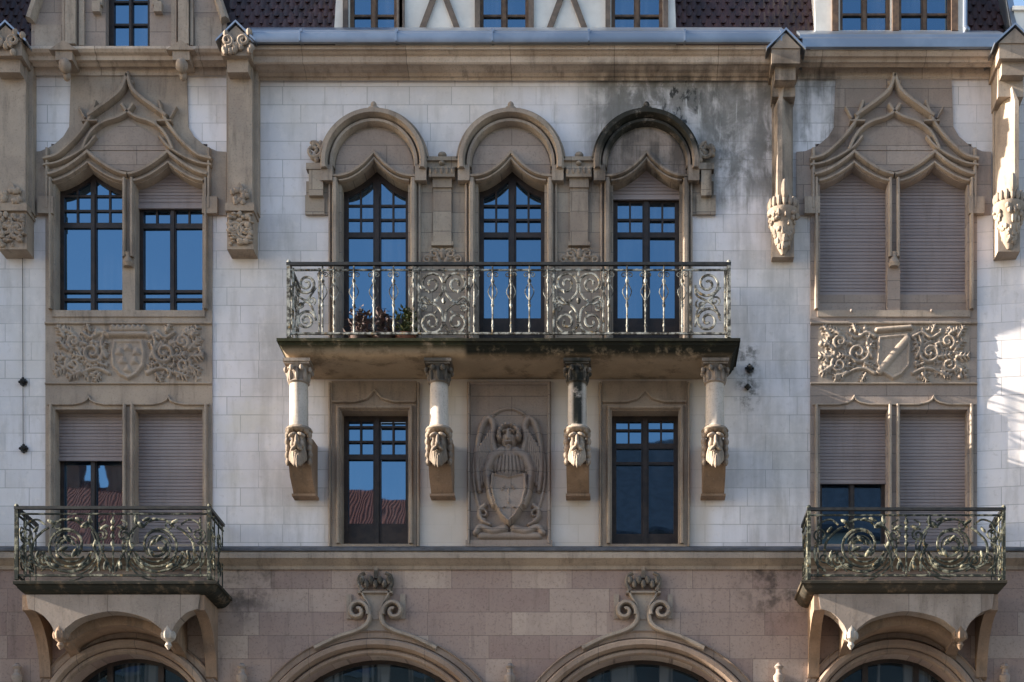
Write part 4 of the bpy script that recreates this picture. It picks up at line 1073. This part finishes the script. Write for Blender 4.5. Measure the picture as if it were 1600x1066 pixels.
# half timbered dormer in the middle
m = MB(); a0, a1 = 521, 1057
hs = [rect(545, 620, -110, 46), rect(748, 826, -110, 46), rect(955, 1036, -110, 46)]
m.plate([WL([(a0, 60), (a0+12, -150), (a1-8, -150), (a1, 60)])] + [WL(h) for h in hs], -.6, -.02); m.build('dormer_wall', M['render'], house)
m = MB()
for xx in (540, 625, 628, 746, 830, 950, 1040): m.pbox(xx-4, xx+4, -150, 50, -.03, .03)
for c in (687, 886):
    for s in (-1, 1):
        a, b_ = W(c+s*2, -22), W(c+s*28, 47)
        n = Vector((b_[0]-a[0], 0, b_[1]-a[1])).normalized(); pr = Vector((-n.z, 0, n.x))*.045
        m.add([(a[0]-pr.x, .0, a[1]-pr.z), (a[0]+pr.x, .0, a[1]+pr.z), (b_[0]+pr.x, .0, b_[1]+pr.z), (b_[0]-pr.x, .0, b_[1]-pr.z), (a[0]-pr.x, -.02-.003*s, a[1]-pr.z), (a[0]+pr.x, -.02-.003*s, a[1]+pr.z), (b_[0]+pr.x, -.02-.003*s, b_[1]+pr.z), (b_[0]-pr.x, -.02-.003*s, b_[1]-pr.z)], [(4, 5, 6, 7), (0, 3, 2, 1), (0, 1, 5, 4), (1, 2, 6, 5), (2, 3, 7, 6), (3, 0, 4, 7)])
m.pbox(536, 1044, -162, -150, -.03, .06); m.build('timber_framing', M['grey_wood'], house)
for h in hs: window(h[0][0], h[2][0], -110, 46, lattice=(24,), transom=-30, stile=10, fw=6, label='dormer window with brown frame', d=-.12, wood='brown_wood')
m = MB(); m.pbox(a0-6, a1+6, -175, -162, -.7, .25); m.build('dormer_roof', M['zinc'], house)
# right dormer
m = MB(); m.plate([WL([(1274, 62), (1268, -150), (1512, -150), (1505, 62)]), WL(rect(1312, 1392, -110, 50)), WL(rect(1404, 1488, -110, 50))], -.6, .04)
m.build('dormer_wall', M['render'], house)
m = MB()
for xx, w_ in ((1304, 5), (1398, 5), (1490, 5)): m.pbox(xx-w_, xx+w_, -150, 54, .03, .10)
m.pbox(1300, 1496, -162, -150, .0, .12); m.build('timber_framing', M['brown_wood'], house)
for l, r_ in ((1312, 1392), (1404, 1488)): window(l, r_, -110, 50, lattice=(22,), transom=-30, stile=9, fw=6, label='right dormer window beside a turned post', d=-.10, wood='brown_wood')
m = MB(); m.pbox(1262, 1516, -178, -162, -.7, .3); m.build('dormer_roof', M['zinc'], house)
m = MB(); m.tube(T3([(1509, -150), (1508, 46)], .15), .035, 8); m.ball((W(1510, 0, .2)[0], -.2, W(0, 47, .2)[1]), .06); m.build('downpipe', M['zinc'], house)
m = MB(); m.pbox(1582, 1606, 24, 90, -.5, .1); m.pbox(1579, 1612, 18, 24, -.55, .14); m.build('roof_pier', M['render'], house)
m = MB()
a, b_ = W(1544, -150), W(1580, 62)
m.add([(a[0], -.02, a[1]), (b_[0], -.16, b_[1]), (b_[0]+.12, -.1, b_[1]), (a[0]+.12, .1, a[1]), (a[0], .3, a[1]), (b_[0], .3, b_[1])], [(0, 1, 2, 3), (0, 4, 5, 1), (3, 2, 5, 4)])
m.build('roof_hip', M['zinc'], house)

# ================================================================== SMALL THINGS
def anchor(px, py, name, label, big=True, group=None):
    m = MB(); x, z = W(px, py); s = .06 if big else .036
    for a in (0, 45):
        rot = Matrix.Rotation(R(a), 3, 'Y')
        pts = [rot @ Vector(p) for p in ((-s, -.035, -s), (s, -.035, -s), (s, -.035, s), (-s, -.035, s))]
        k = .35 if a else .75
        m.add([(x+p.x*k*(1 if a else 1), -.035-(.004 if a else 0), z+p.z*k) for p in pts]+[(x+p.x*k, .01, z+p.z*k) for p in pts], [(0, 1, 2, 3), (0, 4, 5, 1), (1, 5, 6, 2), (2, 6, 7, 3), (3, 7, 4, 0)])
    for dx, dz in ((s, 0), (-s, 0), (0, s), (0, -s)): m.ball((x+dx*.9, -.03, z+dz*.9), (.022, .025, .022), 7, 5)
    m.ball((x, -.06, z), (.035, .05, .035), 8, 6)
    o = m.build(name, M['iron_black'])
    return tag(o, label, 'wall anchor', group)
anchor(37, 598, 'wall_anchor', 'small black star shaped wall anchor at left edge, the upper one on the rod')
anchor(38, 702, 'wall_anchor', 'small black wall anchor at left edge, at the lower end of the rod')
anchor(1171, 577, 'wall_anchor', 'black iron wall anchor just right of the long balcony slab')
anchor(1168, 606, 'wall_anchor', 'smaller black bolt below the anchor right of the long balcony', False)
m = MB(); m.tube([(W(36, 0)[0], -.022, W(0, 396)[1]), (W(37, 0)[0], -.022, W(0, 698)[1])], .005, 6)
tag(m.build('anchor_rod', M['iron_black']), 'thin dark rod running down the white wall at left edge', 'rod')
zf = zt if False else W(432, 527, BD)[1]
def pot(px, w_, kind, label):
    x = W(px, 0, .62)[0]; root = empty('flower_pot', (x, -.62, zf)); tag(root, label, 'flower pot', 'pots along the centre balcony')
    m = MB(); m.lathe(0, 0, [(w_*.7, .002), (w_, .13), (w_*1.08, .135), (w_*1.08, .165), (w_*.9, .165), (w_*.85, .13)], 14); m.build('pot', M['terracotta'] if kind == 2 else M['brown_pot'], root)
    m = MB()
    for k in range(190):
        a = random.uniform(0, 6.28); h = random.uniform(.15, .56); rr = random.uniform(0, w_*1.75)*(1.15-h)
        p = Vector((rr*math.cos(a), rr*math.sin(a), h)); q_ = Matrix.Rotation(random.uniform(0, 6.28), 3, 'Z') @ Matrix.Rotation(random.uniform(-1.2, 1.2), 3, 'X')
        m.add([p+q_ @ Vector(v) for v in ((-.024, 0, 0), (0, .05, .01), (.024, 0, 0), (0, -.05, .01))], [(0, 1, 2, 3)])
    for k in range(9): m.tube([(0, 0, .2), (random.uniform(-w_, w_), random.uniform(-w_, w_), random.uniform(.3, .45))], .006, 4)
    m.build('foliage', M['green_leaf'] if kind == 2 else M['dry_leaf'], root, recalc=False)
pot(562, .16, 0, 'dark pot of mauve brown plants before the left leaf of the first french window')
pot(598, .16, 1, 'dark pot of mauve brown plants before the right leaf of the first french window')
pot(634, .15, 2, 'red pot of green plants at the right edge of the first french window')

# ================================================================== AROUND
def plain_house(name, label, x0, x1, yf, yb, h_e, h_r, wallm, roofm, face, storeys, bays, chim, over=.4):
    """a street house: face +1 looks to +Y, -1 to -Y"""
    root = empty(name, ((x0+x1)/2, yf, 0)); tag(root, label, 'building'); ox, oy = root.location.x, root.location.y
    m = MB(); m.box(x0-ox, x1-ox, -(yf-oy), -(yb-oy), 0, h_e); m.build('wall', wallm, root)
    m = MB(); s = 1 if yf > yb else -1; e = over*s; ym = (yf+yb)/2
    pts = [(yf+e, h_e-.1), (yf+e, h_e+.05), (ym, h_r), (yb-e, h_e+.05), (yb-e, h_e-.1)]
    m.add([(x0-ox-.1, y-oy, z) for y, z in pts]+[(x1-ox+.1, y-oy, z) for y, z in pts], [(i, (i+1) % 5, 5+(i+1) % 5, 5+i) for i in range(5)]+[(0, 1, 2, 3, 4), (9, 8, 7, 6, 5)])
    rf = m.build('roof', roofm, root, 20)
    for cx_, hh in chim:
        m = MB(); m.box(cx_-ox-.45, cx_-ox+.45, -(ym-oy)-.4, -(ym-oy)+.4, h_r-1.2, h_r+hh); m.box(cx_-ox-.52, cx_-ox+.52, -(ym-oy)-.47, -(ym-oy)+.47, h_r+hh, h_r+hh+.15)
        for k in (-.2, .2): m.lathe(cx_-ox+k, -(ym-oy), [(.12, h_r+hh+.15), (.1, h_r+hh+.55)], 8)
        m.build('chimney', M['terracotta'], rf)
    for j in range(storeys):
        for i in range(bays):
            xc = x0+(x1-x0)*(i+.5)/bays-ox; z = 1.2+j*(h_e-1.5)/storeys; hh = (h_e-1.5)/storeys*.6
            m = MB(); f_ = yf-oy; a, b_ = (f_-.02, f_+.06*s)
            for q in ((xc-.62, xc-.52, z, z+hh), (xc+.52, xc+.62, z, z+hh), (xc-.62, xc+.62, z+hh, z+hh+.12), (xc-.7, xc+.7, z-.14, z), (xc-.04, xc+.04, z, z+hh)):
                m.box(q[0], q[1], -a, -b_, q[2], q[3])
            w_ = m.build('window', M['render'], root); m = MB(); m.box(xc-.52, xc+.52, -(f_-.05*s), -(f_+.02*s), z, z+hh); m.build('pane', M['glass'], w_)
g = G('red_roof_tiles'); wv = g.n('ShaderNodeTexWave'); wv.inputs['Scale'].default_value = 2.6; wv.bands_direction = 'X'; g.l(g.geo, wv.inputs['Vector'])
redroof = g.fin(g.mix(wv.outputs[1], (.07, .015, .01), g.mix(g.noise(4, 4), (.50, .11, .05), (.32, .075, .04))), .85, wv.outputs[1], .5, .05)
slate = m_plain('blue_slate', (.05, .055, .07), (.03, .033, .042), 4, .6)
plaster = m_plain('cream_plaster', (.55, .50, .42), (.45, .41, .35), 1.2, .9)
grey = m_plain('grey_plaster', (.42, .40, .37), (.34, .32, .30), 1.2, .9)
plain_house('street_house', 'cream house with red tiled roof and chimneys across the street', -24, -1.05, -34, -44, 18.4, 23.3, plaster, redroof, 1, 5, 8, ((-20.4, .9), (-18.9, .8), (-5, .6)))
plain_house('street_house', 'grey house with dark slate roof across the street', -.95, 24, -34, -44, 19.5, 24.6, grey, slate, 1, 5, 8, ((6, .6), (15, .5)))
plain_house('street_house', 'unseen neighbouring plastered house added forward at left to shade the facade', -24, -9.3, -.85, 9, 19.5, 23, plaster, slate, -1, 5, 5, (), .04)  # added out of frame, set forward and tall to keep sun off the wall
